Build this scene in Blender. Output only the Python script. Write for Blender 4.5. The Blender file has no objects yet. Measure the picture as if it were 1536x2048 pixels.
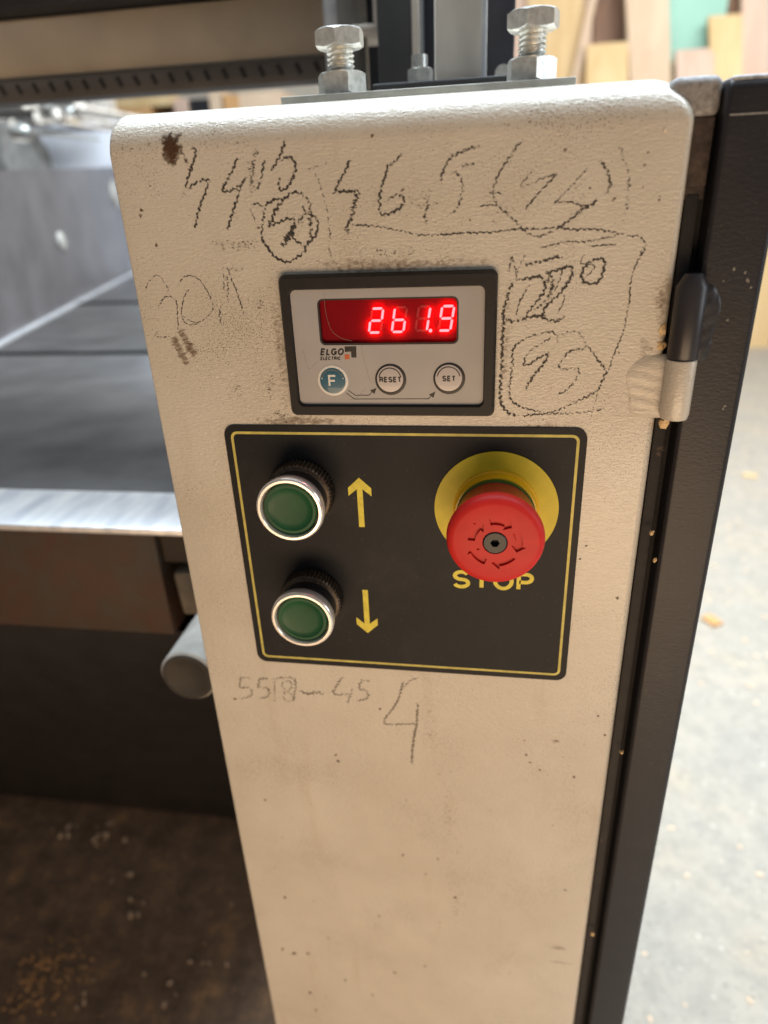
import bpy, bmesh, math, random
from mathutils import Vector, Matrix
random.seed(7)
S = bpy.context.scene
COL = S.collection
U = 0.001            # model unit: 1 mm, origin on the cabinet face; the floor lies 800 mm below it
ZOFF = 800.0
FLOOR = -800.0

# ------------------------------------------------------------------ camera
F = 1360.0           # focal length in pixels of the 1536 x 2048 photograph
YAW, PITCH, ROLL = .175, .444, -.047
CAMP = Vector((-1.6, -306.6, 144.2))
def _axes():
    Rz = Matrix.Rotation(YAW, 3, 'Z')
    f = Vector((0, math.cos(PITCH), -math.sin(PITCH))); u = Vector((0, math.sin(PITCH), math.cos(PITCH))); r = Vector((1, 0, 0))
    c, s = math.cos(ROLL), math.sin(ROLL)
    return Rz @ (c * r + s * u), Rz @ (-s * r + c * u), Rz @ f
RGT, UPV, FWD = _axes()
def _ray(x, y): return FWD + RGT * ((x - 768) / F) - UPV * ((y - 1024) / F)
def P(x, y, Y=0.0):                      # point of the vertical plane at depth Y seen at a pixel of the photograph
    d = _ray(x, y); return CAMP + d * ((Y - CAMP.y) / d.y)
def PZ(x, y, z):                         # same on a level plane
    d = _ray(x, y); return CAMP + d * ((z - CAMP.z) / d.z)
def PIX(p):
    d = Vector(p) - CAMP; z = d.dot(FWD); return 768 + F * d.dot(RGT) / z, 1024 - F * d.dot(UPV) / z
def WP(p): return Vector((p[0] * U, p[1] * U, (p[2] + ZOFF) * U))

cd = bpy.data.cameras.new('camera'); cam = bpy.data.objects.new('camera', cd); COL.objects.link(cam)
M3 = Matrix((RGT, UPV, -FWD)).transposed()
cam.matrix_world = Matrix.Translation(WP(CAMP)) @ M3.to_4x4()
cd.sensor_fit = 'VERTICAL'; cd.sensor_height = 36.0; cd.sensor_width = 27.0
cd.lens = F / 2048 * 36.0
cd.clip_start = .01; cd.clip_end = 60
cd.dof.use_dof = True
cd.dof.focus_distance = (Vector((-40, -6, 30)) - CAMP).dot(FWD) * U
cd.dof.aperture_fstop = cd.lens / 4.6
S.camera = cam

# ------------------------------------------------------------------ world, lamps, exposure
w = bpy.data.worlds.new('World'); S.world = w; w.use_nodes = True
bg = w.node_tree.nodes['Background']; bg.inputs[0].default_value = (.93, .96, 1.0, 1); bg.inputs[1].default_value = .17
def area(name, loc, target, sx, sy, power, col):
    l = bpy.data.lights.new(name, 'AREA'); l.shape = 'RECTANGLE'; l.size = sx; l.size_y = sy; l.energy = power; l.color = col
    o = bpy.data.objects.new(name, l); COL.objects.link(o); o.location = loc
    o.rotation_euler = (Vector(target) - Vector(loc)).to_track_quat('-Z', 'Y').to_euler(); return o
area('roof_window_lamp', (.25, .80, 2.6), (.25, .78, 0), 2.6, 1.1, 185, (.80, .91, 1.0))
area('wall_wash_lamp', (1.6, 2.2, 2.7), (1.3, 4.2, .9), 2.6, 1.2, 72, (1.0, .97, .92))  # added lamp, not a window: brightens the boards and far wall
area('side_window_lamp', (2.7, -.28, 1.35), (.05, -.03, .85), 1.0, 1.4, 16, (.84, .92, 1.0))
area('floor_bounce_lamp', (.15, -1.15, .08), (0, 0, .72), 1.4, .7, 21.3, (1.0, .685, .415))  # added lamp standing in for light bounced up off the floor
S.view_settings.view_transform = 'Standard'; S.view_settings.look = 'None'
S.view_settings.exposure = 0; S.view_settings.gamma = 1
S.render.engine = 'CYCLES'
S.cycles.use_denoising = True
S.cycles.max_bounces = 8
S.cycles.sample_clamp_indirect = 6

# ------------------------------------------------------------------ materials
def mat(name):
    m = bpy.data.materials.new(name); m.use_nodes = True
    return m, m.node_tree.nodes, m.node_tree.links, m.node_tree.nodes['Principled BSDF']
def nz(n, l, scale, detail=3, rough=.5, vec=None, stretch=None, distort=0.0):
    t = n.new('ShaderNodeTexNoise'); t.inputs['Scale'].default_value = scale; t.inputs['Detail'].default_value = detail
    t.inputs['Roughness'].default_value = rough; t.inputs['Distortion'].default_value = distort
    if vec is None:
        c = n.new('ShaderNodeTexCoord'); vec = c.outputs['Object']
    if stretch:
        mp = n.new('ShaderNodeMapping'); mp.inputs['Scale'].default_value = stretch; l.new(vec, mp.inputs[0]); vec = mp.outputs[0]
    l.new(vec, t.inputs['Vector']); return t.outputs['Fac']
def ramp(n, l, fac, stops):
    r = n.new('ShaderNodeValToRGB'); e = r.color_ramp.elements
    while len(e) < len(stops): e.new(.5)
    for i, (p, c) in enumerate(stops):
        e[i].position = p; e[i].color = (c, c, c, 1) if isinstance(c, (int, float)) else (*c, 1)
    l.new(fac, r.inputs[0]); return r.outputs['Color']
def mix(n, l, fac, a, b, mode='MIX'):
    m = n.new('ShaderNodeMix'); m.data_type = 'RGBA'; m.blend_type = mode
    for sock, v in ((0, fac), (6, a), (7, b)):
        if hasattr(v, 'is_linked'): l.new(v, m.inputs[sock])
        else: m.inputs[sock].default_value = v if sock == 0 else (*v, 1)
    return m.outputs[2]
def bump(n, l, b, h, strength, dist):
    k = n.new('ShaderNodeBump'); k.inputs['Strength'].default_value = strength; k.inputs['Distance'].default_value = dist
    l.new(h, k.inputs['Height']); l.new(k.outputs[0], b.inputs['Normal']); return k
def plain(name, col, rough=.5, metal=0.0, var=.15, scale=60, bmp=0.0, bscale=400, coat=0.0, stretch=None, spec=.5, dust=0.0):
    m, n, l, b = mat(name)
    f = nz(n, l, scale, 4, stretch=stretch)
    lo = tuple(c * (1 - var) for c in col); hi = tuple(min(1, c * (1 + var)) for c in col)
    base = ramp(n, l, f, [(.3, lo), (.7, hi)])
    if dust:                                     # specks and rubbed patches of pale dust
        d1 = ramp(n, l, nz(n, l, 650, 1), [(.70, 0), (.78, dust)]); d2 = ramp(n, l, nz(n, l, 24, 6, .7), [(.54, 0), (.80, dust * .35)])
        base = mix(n, l, d2, mix(n, l, d1, base, (.11, .095, .08)), (.10, .088, .078))
    l.new(base, b.inputs['Base Color'])
    b.inputs['Roughness'].default_value = rough; b.inputs['Metallic'].default_value = metal
    b.inputs['Specular IOR Level'].default_value = spec
    if coat: b.inputs['Coat Weight'].default_value = coat
    if bmp: bump(n, l, b, nz(n, l, bscale, 3, stretch=stretch), bmp, .0005)
    return m

def beige_paint(name, specks=True):
    m, n, l, b = mat(name)
    tc = n.new('ShaderNodeTexCoord').outputs['Object']
    cloud = nz(n, l, 14, 5, .6, tc)
    col = ramp(n, l, cloud, [(.32, (.58, .53, .445)), (.68, (.66, .615, .53))])
    if specks:
        d = nz(n, l, 1500, 1, .5, tc); region = nz(n, l, 22, 3, .6, tc)
        a = n.new('ShaderNodeMath'); a.operation = 'MULTIPLY_ADD'; l.new(region, a.inputs[0]); a.inputs[1].default_value = .42; l.new(d, a.inputs[2])
        sp = ramp(n, l, a.outputs[0], [(.865, 0), (.93, .75)])
        col = mix(n, l, sp, col, (.13, .085, .05))
        g = nz(n, l, 160, 2, .5, tc); sp2 = ramp(n, l, g, [(.74, 0), (.80, .8)])
        col = mix(n, l, sp2, col, (.16, .11, .07))
        drip = nz(n, l, 30, 4, .6, tc, (2.2, 1, .35)); col = mix(n, l, ramp(n, l, drip, [(.58, 0), (.74, .22)]), col, (.46, .36, .25))
    l.new(col, b.inputs['Base Color'])
    b.inputs['Roughness'].default_value = .34
    b.inputs['Specular IOR Level'].default_value = .6
    b.inputs['Coat Weight'].default_value = .35; b.inputs['Coat Roughness'].default_value = .22
    h = nz(n, l, 680, 2, .5, tc, (.62, 1, 1.4), .7)
    bump(n, l, b, h, .38, .0009)
    return m
M = {}
M['beige'] = beige_paint('beige_powder_coat')
M['beige_weld'] = beige_paint('beige_painted_weld', False)
M['beige_old'] = plain('beige_beam_paint', (.40, .34, .26), .5, var=.25, scale=9)
M['dark_paint'] = plain('dark_grey_paint', (.019, .018, .022), .42, var=.12, scale=40, bmp=.22, bscale=620, stretch=(.7, 1, 1.4), spec=.36, dust=.35)
M['dark_weld'] = plain('dark_painted_weld', (.030, .027, .028), .36, var=.2, scale=120, bmp=.5, bscale=300)
M['barrel_dark'] = plain('dark_hinge_paint', (.030, .027, .030), .36, var=.1)
M['rubber'] = plain('perished_black_rubber', (.016, .014, .014), .7, var=.3, scale=120, bmp=.4)
M['rubber_brown'] = plain('dusty_brown_rubber', (.055, .040, .034), .85, var=.5, scale=260, bmp=.8, bscale=500)
M['dust'] = plain('dusty_grey_paint', (.27, .265, .265), .7, var=.35, scale=420, bmp=.3, bscale=700)
M['zinc'] = plain('zinc_plated_steel', (.64, .64, .60), .28, .6, var=.20, scale=420, bmp=.2, bscale=900)
M['black_plate'] = plain('black_printed_plate', (.0075, .0085, .0115), .52, var=.3, scale=18, bmp=.05, bscale=900, spec=.26, dust=.5)
M['yellow_print'] = plain('yellow_print', (.78, .66, .06), .5, var=.12, scale=300)
M['yellow_line'] = plain('yellow_border_print', (.62, .53, .12), .5, var=.18, scale=160)
M['yellow_disc'] = plain('yellow_label_disc', (.66, .54, .02), .5, var=.12, scale=70)
M['yellow_collar'] = plain('amber_plastic', (.90, .50, .004), .36, var=.06, coat=.2)
M['green_ring'] = plain('green_plastic_ring', (.03, .12, .012), .4)
M['red'] = plain('red_plastic', (.62, .022, .018), .46, var=.07, scale=90, bmp=.04, bscale=500, spec=.3)
M['red_rib'] = plain('red_ribbed_plastic', (.36, .014, .022), .34, var=.15, scale=200)
M['black_plastic'] = plain('black_plastic', (.018, .018, .018), .42, var=.2, scale=200)
M['knurl'] = plain('dirty_black_knurl', (.085, .058, .036), .42, .35, var=.55, scale=420)
M['chrome'] = plain('chrome_ring', (.93, .88, .84), .22, .6, var=.06, scale=200)
M['bezel'] = plain('dark_plastic_bezel', (.011, .0095, .0095), .5, var=.2, scale=220, bmp=.12, bscale=1200, spec=.35)
M['faceplate'] = plain('grey_membrane', (.41, .395, .39), .32, var=.05, scale=60, coat=.25)
M['white_key'] = plain('pale_membrane_key', (.52, .48, .47), .3, var=.05, coat=.2)
M['white_print'] = plain('white_print', (.78, .76, .72), .4, var=.04)
M['black_print'] = plain('black_print', (.012, .011, .011), .45, var=.2)
M['blue_key'] = plain('teal_blue_key', (.012, .11, .18), .32, var=.08, coat=.3)
M['orange_print'] = plain('orange_print', (.55, .12, .03), .5, var=.08)
M['black_gap'] = plain('black_recess', (.004, .004, .004), .9, spec=0.0)
M['steel_table'] = plain('dark_planed_steel', (.24, .23, .225), .33, .85, var=.22, scale=14, bmp=.05, bscale=300)
M['steel_bright'] = plain('ground_steel', (.82, .85, .92), .38, .6, var=.22, scale=46, stretch=(1.6, .35, 1), bmp=.15, bscale=500)
M['steel_grey'] = plain('grey_steel', (.26, .25, .23), .45, .3, var=.25, scale=30)
M['pale_steel'] = plain('pale_worn_steel', (.78, .70, .61), .5, .0, var=.3, scale=22, stretch=(1, 1, .35))
M['column_grey'] = plain('column_grey_paint', (.075, .075, .078), .5, var=.15, scale=20)
M['navy'] = plain('navy_grey_paint', (.030, .030, .042), .5)
M['dark_cover'] = plain('black_cover_paint', (.011, .010, .0105), .45, var=.3, scale=26)
M['strip'] = plain('dark_strip_paint', (.085, .075, .065), .5, var=.15, scale=30)
M['black_beam'] = plain('black_beam_paint', (.010, .010, .013), .5)
M['cheek'] = plain('plum_grey_sheet', (.15, .138, .142), .36, .3, var=.25, scale=9)
M['knob'] = plain('pale_round_plastic', (.46, .44, .40), .5)
M['white_bin'] = plain('white_enamel', (.74, .75, .80), .4, var=.04, scale=6)
M['orange_wood'] = plain('orange_wood', (.55, .29, .10), .6, var=.2, scale=12)
M['wall'] = plain('cream_plaster', (.62, .56, .47), .8, var=.08, scale=4)
M['teal'] = plain('pale_teal_sheet', (.33, .60, .50), .6, var=.06, scale=5)
M['grey_bench'] = plain('grey_bench_paint', (.22, .21, .20), .6)

def rusty():
    m, n, l, b = mat('rusty_cast_edge')
    a = nz(n, l, 16, 5, .65); c = nz(n, l, 45, 4, .6)
    col = ramp(n, l, a, [(.3, (.052, .055, .046)), (.5, (.062, .036, .022)), (.7, (.085, .03, .016))])
    col = mix(n, l, ramp(n, l, c, [(.4, 0), (.7, .6)]), col, (.06, .055, .045))
    l.new(col, b.inputs['Base Color']); b.inputs['Roughness'].default_value = .62; b.inputs['Metallic'].default_value = .2
    return m
M['rusty'] = rusty()
def wood(name, c1, c2):
    m, n, l, b = mat(name)
    oi = n.new('ShaderNodeObjectInfo'); tc = n.new('ShaderNodeTexCoord')
    ad = n.new('ShaderNodeVectorMath'); ad.operation = 'MULTIPLY_ADD'
    l.new(oi.outputs['Random'], ad.inputs[0]); ad.inputs[1].default_value = (7, 3, 11); l.new(tc.outputs['Object'], ad.inputs[2])
    g = nz(n, l, 16, 4, .6, ad.outputs[0], (1, 1, .09), .8); k = nz(n, l, 5, 3, .5, ad.outputs[0])
    col = ramp(n, l, g, [(.3, c1), (.7, c2)])
    col = mix(n, l, ramp(n, l, k, [(.6, 0), (.75, .35)]), col, tuple(x * .6 for x in c1))
    l.new(col, b.inputs['Base Color']); b.inputs['Roughness'].default_value = .65
    return m
M['wood_pale'] = wood('pale_pine', (.62, .44, .29), (.74, .57, .41))
M['wood_yellow'] = wood('yellow_pine', (.66, .44, .20), (.76, .56, .30))
M['wood_pink'] = wood('pinkish_beech', (.60, .41, .31), (.70, .52, .41))
M['wood_orange'] = wood('orange_pine', (.58, .30, .11), (.68, .40, .18))
M['wood_brown'] = wood('brown_plank', (.20, .11, .07), (.36, .21, .13))

def concrete():
    m, n, l, b = mat('floor_concrete')
    tc = n.new('ShaderNodeTexCoord').outputs['Object']
    a = nz(n, l, 5, 5, .6, tc); c = nz(n, l, 26, 6, .75, tc); d = nz(n, l, 110, 4, .7, tc)
    col = ramp(n, l, a, [(.3, (.37, .335, .285)), (.5, (.42, .37, .305)), (.7, (.45, .375, .28))])
    col = mix(n, l, ramp(n, l, c, [(.42, .0), (.62, .55)]), col, (.27, .25, .215))
    col = mix(n, l, ramp(n, l, d, [(.60, 0), (.70, .75)]), col, (.11, .10, .078))
    d2 = nz(n, l, 90, 3, .6, tc, (1.3, 1, 1)); col = mix(n, l, ramp(n, l, d2, [(.64, 0), (.70, .8)]), col, (.66, .62, .53))
    # oily sawdust dirt trodden in round the foot of the machine
    sx = n.new('ShaderNodeSeparateXYZ'); l.new(tc, sx.inputs[0])
    e = n.new('ShaderNodeMath'); e.operation = 'MULTIPLY_ADD'; l.new(nz(n, l, 3, 4, .6, tc), e.inputs[0]); e.inputs[1].default_value = .35; l.new(sx.outputs[0], e.inputs[2])
    dirtf = ramp(n, l, e.outputs[0], [(.14, 1), (.26, 0)])
    dn = nz(n, l, 24, 8, .78, tc); dirt = ramp(n, l, dn, [(.3, (.10, .066, .042)), (.55, (.24, .15, .092)), (.72, (.60, .33, .14))])
    col = mix(n, l, dirtf, col, dirt)
    l.new(col, b.inputs['Base Color']); b.inputs['Roughness'].default_value = .75
    bump(n, l, b, d, .3, .002)
    return m
M['floor'] = concrete()

def decal(name, colour, scale, lo, hi, rough=.6, gain=1.0):
    """marks rubbed onto the paint: noise breaks them up where the attribute 'dens' is thin"""
    m, n, l, b = mat(name)
    b.inputs['Base Color'].default_value = (*colour, 1); b.inputs['Roughness'].default_value = rough
    tc = n.new('ShaderNodeTexCoord').outputs['Object']
    at = n.new('ShaderNodeAttribute'); at.attribute_name = 'dens'
    f = nz(n, l, scale, 2, .5, tc, (.8, 1, 1.2), .6)
    a = n.new('ShaderNodeMath'); a.operation = 'ADD'; l.new(f, a.inputs[0]); l.new(at.outputs['Fac'], a.inputs[1])
    k = n.new('ShaderNodeMapRange'); l.new(a.outputs[0], k.inputs[0]); k.inputs[1].default_value = lo; k.inputs[2].default_value = hi
    k.inputs[4].default_value = gain
    l.new(k.outputs[0], b.inputs['Alpha'])
    return m
M['pencil'] = decal('carpenter_pencil', (.032, .027, .024), 1000, .90, 1.17, gain=.93)
M['pencil_faint'] = decal('faint_pencil', (.16, .13, .095), 1000, .90, 1.20, gain=.7)
M['rust'] = decal('rust_blot', (.085, .038, .014), 620, .72, 1.10, gain=.95)
M['brown_decal'] = decal('brown_patch', (.17, .095, .05), 520, .66, 1.30, gain=.8)
M['dots'] = decal('graphite_dust', (.10, .066, .042), 1150, .90, 1.08, gain=.8)
M['fleck'] = decal('dark_fleck', (.14, .085, .05), 900, .6, .95, gain=.85)

def led(name, col, strength):
    m, n, l, b = mat(name)
    b.inputs['Base Color'].default_value = (.5, .05, .05, 1)
    b.inputs['Emission Color'].default_value = (*col, 1); b.inputs['Emission Strength'].default_value = strength
    return m
M['led'] = led('lit_led_segment', (1, .0145, .017), 34.0)
M['led_off'] = plain('unlit_led_segment', (.25, .001, .009), .5, var=.05)
M['led_back'] = plain('red_filter', (.22, .0002, .006), .5, var=.05, scale=40, spec=.10)

# ------------------------------------------------------------------ builders
ROOTLOC = {}
def tagit(o, label=None, cat=None, group=None, kind=None):
    if label: o['label'] = label
    if cat: o['category'] = cat
    if group: o['group'] = group
    if kind: o['kind'] = kind
    return o
def thing(name, loc, label, cat, group=None):
    o = bpy.data.objects.new(name, None); COL.objects.link(o); o.location = WP(loc); o.empty_display_size = .05
    return tagit(o, label, cat, group)
def world_loc(o):
    v = Vector((0, 0, 0))
    while o is not None: v += o.location; o = o.parent
    return v
def obj(name, bm, m, parent=None, smooth=None, base=None, label=None, cat=None, group=None, kind=None, fix=True):
    """links a bmesh (mm, scene frame) as one mesh object; its origin goes to the parent's or to base"""
    org = world_loc(parent) if parent else (WP(base) if base is not None else Vector((0, 0, 0)))
    if fix: bmesh.ops.recalc_face_normals(bm, faces=bm.faces)
    for v in bm.verts: v.co = WP(v.co) - org
    me = bpy.data.meshes.new(name); bm.to_mesh(me); bm.free()
    for mm in (m if isinstance(m, (list, tuple)) else [m]): me.materials.append(mm)
    o = bpy.data.objects.new(name, me); COL.objects.link(o)
    if parent: o.parent = parent
    else: o.location = org
    if smooth is not None:
        for p in me.polygons: p.use_smooth = True
        if smooth: me.set_sharp_from_angle(angle=math.radians(smooth))
    return tagit(o, label, cat, group, kind)
def BM(): return bmesh.new()
def box(bm, x0, x1, y0, y1, z0, z1, bev=0.0, seg=2, rot=None, piv=None):
    r = bmesh.ops.create_cube(bm, size=1.0); vs = r['verts']
    for v in vs: v.co = Vector((x0 + (v.co.x + .5) * (x1 - x0), y0 + (v.co.y + .5) * (y1 - y0), z0 + (v.co.z + .5) * (z1 - z0)))
    if bev:
        es = list({e for v in vs for e in v.link_edges})
        g = bmesh.ops.bevel(bm, geom=es, offset=bev, segments=seg, affect='EDGES', profile=.5); vs = list({v for f in g['faces'] for v in f.verts} | {v for v in vs if v.is_valid})
    if rot is not None: bmesh.ops.rotate(bm, verts=vs, cent=piv or Vector(((x0 + x1) / 2, (y0 + y1) / 2, (z0 + z1) / 2)), matrix=rot)
    return vs
def prism(bm, pts, y0, y1, top_inset=None):
    """polygon (x, z) extruded from depth y0 (back) to y1 (front)"""
    a = [bm.verts.new((x, y0, z)) for x, z in pts]; b = [bm.verts.new((x, y1, z)) for x, z in (top_inset or pts)]
    n = len(pts); bm.faces.new(b); bm.faces.new(a[::-1])
    for i in range(n): bm.faces.new((a[i], a[(i + 1) % n], b[(i + 1) % n], b[i]))
def rrect(x0, x1, z0, z1, r, seg=6):
    out = []
    for cx, cz, a0 in ((x1 - r, z1 - r, 0), (x0 + r, z1 - r, 90), (x0 + r, z0 + r, 180), (x1 - r, z0 + r, 270)):
        for k in range(seg + 1):
            a = math.radians(a0 + 90 * k / seg); out.append((cx + r * math.cos(a), cz + r * math.sin(a)))
    return out
def loops(bm, rings, closed=True, cap0=True, cap1=True):
    vs = [[bm.verts.new(p) for p in ring] for ring in rings]; n = len(rings[0])
    for a, b in zip(vs, vs[1:]):
        for i in range(n if closed else n - 1): bm.faces.new((a[i], a[(i + 1) % n], b[(i + 1) % n], b[i]))
    if cap0: bm.faces.new(vs[0][::-1])
    if cap1: bm.faces.new(vs[-1])
    return vs
def frame_ring(bm, outer, inner, y0, y1):
    n = len(outer)
    loops(bm, [[(x, y0, z) for x, z in outer], [(x, y1, z) for x, z in outer], [(x, y1, z) for x, z in inner], [(x, y0, z) for x, z in inner]], True, False, False)
def lathe(bm, cx, cz, prof, seg=64, cap0=False, cap1=True, axis='Y', cy=0.0, rf=None):
    """prof: (radius, y); turns about an axis along Y through (cx, cz), or along Z"""
    rings = []
    for r, y in prof:
        ring = []
        for k in range(seg):
            a = 2 * math.pi * k / seg; rr = r * (rf(k, y) if rf else 1)
            ring.append((cx + rr * math.cos(a), y, cz + rr * math.sin(a)) if axis == 'Y' else (cx + rr * math.cos(a), cy + rr * math.sin(a), y))
        rings.append(ring)
    return loops(bm, rings, True, cap0, cap1)
def rod(bm, p0, p1, r, seg=16):
    p0, p1 = Vector(p0), Vector(p1); d = (p1 - p0); L = d.length; q = d.to_track_quat('Z', 'Y').to_matrix()
    rings = [[p0 + q @ Vector((r * math.cos(2 * math.pi * k / seg), r * math.sin(2 * math.pi * k / seg), t * L)) for k in range(seg)] for t in (0, 1)]
    loops(bm, rings)
def _arc(cx, cy, rx, ry, a0, a1, n=14): return [(cx + rx * math.cos(math.radians(a0 + (a1 - a0) * i / n)), cy + ry * math.sin(math.radians(a0 + (a1 - a0) * i / n))) for i in range(n + 1)]
GLYPH = {                                        # centre lines in a box 1 high; (width, strokes)
    'S': (.66, [_arc(.33, .74, .31, .26, 25, 180, 10) + _arc(.33, .74, .31, .24, 190, 255, 5) + _arc(.33, .26, .33, .24, 75, 0, 6) + _arc(.33, .26, .33, .26, -8, -160, 11)]),
    'T': (.62, [[(0, 1), (.62, 1)], [(.31, .995), (.31, 0)]]), 'O': (.78, [_arc(.39, .5, .39, .5, 90, 450, 28)]),
    'P': (.60, [[(0, 0), (0, 1), (.34, 1)] + _arc(.34, .735, .27, .265, 85, -90, 10) + [(.03, .47)]]),
    'R': (.64, [[(0, 0), (0, 1), (.36, 1)] + _arc(.36, .745, .26, .255, 85, -90, 10) + [(.03, .49)], [(.40, .485), (.56, .40), (.60, .2), (.64, 0)]]),
    'E': (.56, [[(.56, 1), (0, 1), (0, 0), (.57, 0)], [(.03, .51), (.51, .51)]]), 'F': (.54, [[(.54, 1), (0, 1), (0, 0)], [(.03, .51), (.48, .51)]]),
    'L': (.50, [[(0, 1), (0, 0), (.50, 0)]]), 'C': (.70, [_arc(.37, .5, .37, .5, 35, 325, 22)]), 'I': (.02, [[(.01, 0), (.01, 1)]]),
    'G': (.76, [_arc(.38, .5, .38, .5, 38, 330, 22) + [(.74, .22), (.74, .47), (.42, .47)]]),
}
def text_bm(txt, size, x, z, y, align='LEFT', bold=.16, shear=0.0, width=None):
    """sans capitals of even stroke; size is the height of the capitals, bold the stroke as a share of it"""
    bm = bmesh.new(); adv = 0; places = []
    for ch in txt: places.append(adv); adv += GLYPH[ch][0] + bold * 1.72 - (.10 if ch == 'L' else 0)
    tot = adv - bold * .72; kx = (width / tot) if width else size
    off = {'LEFT': 0, 'CENTER': -.5, 'RIGHT': -1}[align] * tot * kx; hs = size * bold / 2; dn = 0
    for ch, a in zip(txt, places):
        for st in GLYPH[ch][1]:
            dn += 1; yy = y - .004 * (dn % 3)
            pts = []
            for px, pz in st:
                zz = hs + pz * (size - 2 * hs); pts.append(Vector((x + off + (a + bold / 2 + px) * kx + shear * zz, z + zz)))
            n = len(pts); closed = (pts[0] - pts[-1]).length < 1e-4; L_, R_ = [], []
            for i, p in enumerate(pts):
                a_ = pts[i - 1] if i else (pts[-2] if closed else None); b_ = pts[i + 1] if i < n - 1 else (pts[1] if closed else None)
                d1 = (p - a_).normalized() if a_ else (b_ - p).normalized(); d2 = (b_ - p).normalized() if b_ else d1
                n1, n2 = Vector((-d1.y, d1.x)), Vector((-d2.y, d2.x)); m_ = (n1 + n2).normalized(); k_ = 1 / max(.5, m_.dot(n1)); e = Vector((0, 0))
                L_.append(p + m_ * hs * k_); R_.append(p - m_ * hs * k_)
            vs = [(bm.verts.new((l_.x, yy, l_.y)), bm.verts.new((r_.x, yy, r_.y)), bm.verts.new((r_.x, y + .05, r_.y)), bm.verts.new((l_.x, y + .05, l_.y))) for l_, r_ in zip(L_, R_)]
            for p_, q_ in zip(vs, vs[1:]):
                for i in range(4): bm.faces.new((p_[i], p_[(i + 1) % 4], q_[(i + 1) % 4], q_[i]))
            if not closed: bm.faces.new(vs[0]); bm.faces.new(vs[-1][::-1])
    return bm

def resample(pts, step):
    out = [Vector(pts[0])]; acc = 0
    P2 = [Vector(p) for p in pts]
    # Catmull-Rom through the traced points
    fine = []
    for i in range(len(P2) - 1):
        p0 = P2[max(i - 1, 0)]; p1, p2 = P2[i], P2[i + 1]; p3 = P2[min(i + 2, len(P2) - 1)]
        for k in range(10):
            t = k / 10; fine.append(.5 * ((2 * p1) + (p2 - p0) * t + (2 * p0 - 5 * p1 + 4 * p2 - p3) * t * t + (3 * p1 - p0 - 3 * p2 + p3) * t ** 3))
    fine.append(P2[-1])
    for a, b in zip(fine, fine[1:]):
        L = (b - a).length
        if L == 0: continue
        d = 0
        while acc + (L - d) >= step:
            d += step - acc; acc = 0; out.append(a + (b - a) * (d / L))
        acc += L - d
    return out

# ================================================================== setting
bm = BM(); box(bm, -6000, 9000, -6000, 9000, FLOOR - 200, FLOOR)
obj('floor', bm, M['floor'], base=(0, 0, FLOOR), kind='structure')
WALLY = 4350.0
bm = BM(); box(bm, -6000, 9000, WALLY, WALLY + 150, FLOOR, 2400)
obj('back_wall', bm, M['wall'], base=(0, WALLY, FLOOR), label='cream plastered workshop wall behind the leaning boards', cat='wall')

# ================================================================== control cabinet
cab = thing('control_cabinet', (-50, 50, FLOOR), 'beige steel machine cabinet with pencilled numbers, digital readout and push buttons', 'control cabinet')
XL, XR, ZT, R, DEP = -168.0, 69.4, 177.8, 16.5, 112.0
def surf(z):                                     # depth of the face: flat, then the fold at the top
    if z <= ZT - R: return 0.0
    t = min(z - (ZT - R), R); return R - math.sqrt(max(R * R - t * t, 0))
def cabinet_body():
    bm = BM(); prof = []                         # (y, z, ny, nz, right corner radius, left corner radius)
    zs = [FLOOR, -600, -400, -200, 0, 60, 100, 130]
    for z in zs: prof.append((0, z, -1, 0, 3.6, 1.2))
    for i in range(17):
        a = math.radians(90 * i / 16); t = i / 16
        prof.append((R - R * math.cos(a), ZT - R + R * math.sin(a), -math.cos(a), math.sin(a), 3.6 + 12.0 * min(1, t * 1.6) ** 1.5, 1.2 + 5.0 * t))
    for y in (40, 70, DEP): prof.append((y, ZT, 0, 1, 15.6, 6.2))
    NA = 8; rings = []
    for y, z, ny, nzz, rr, rl in prof:
        ring = []
        def put(x, d): ring.append((x, y - ny * d, z - nzz * d))
        put(XL, rl + 2.0)
        for k in range(NA + 1):
            a = math.radians(90 * (1 - k / NA)); put(XL + rl - rl * math.sin(a), rl * (1 - math.cos(a)))
        for k in range(1, 12): put(XL + rl + (XR - rr - XL - rl) * k / 12, 0)
        for k in range(NA + 1):
            a = math.radians(90 * k / NA); put(XR - rr + rr * math.sin(a), rr * (1 - math.cos(a)))
        put(XR, min(rr + 2.0, 17.5))
        rings.append(ring)
    vs = loops(bm, rings, False, False, False)
    bl = [bm.verts.new((XL, DEP, FLOOR)), bm.verts.new((XL, DEP, ZT - 10))]; br = [bm.verts.new((XR, DEP, FLOOR)), bm.verts.new((XR, DEP, ZT - 18))]
    bm.faces.new([v[0] for v in vs] + [bl[1], bl[0]]); bm.faces.new([v[-1] for v in vs][::-1] + [br[0], br[1]])
    return bm
obj('body', cabinet_body(), M['beige'], cab, 50)

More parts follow.
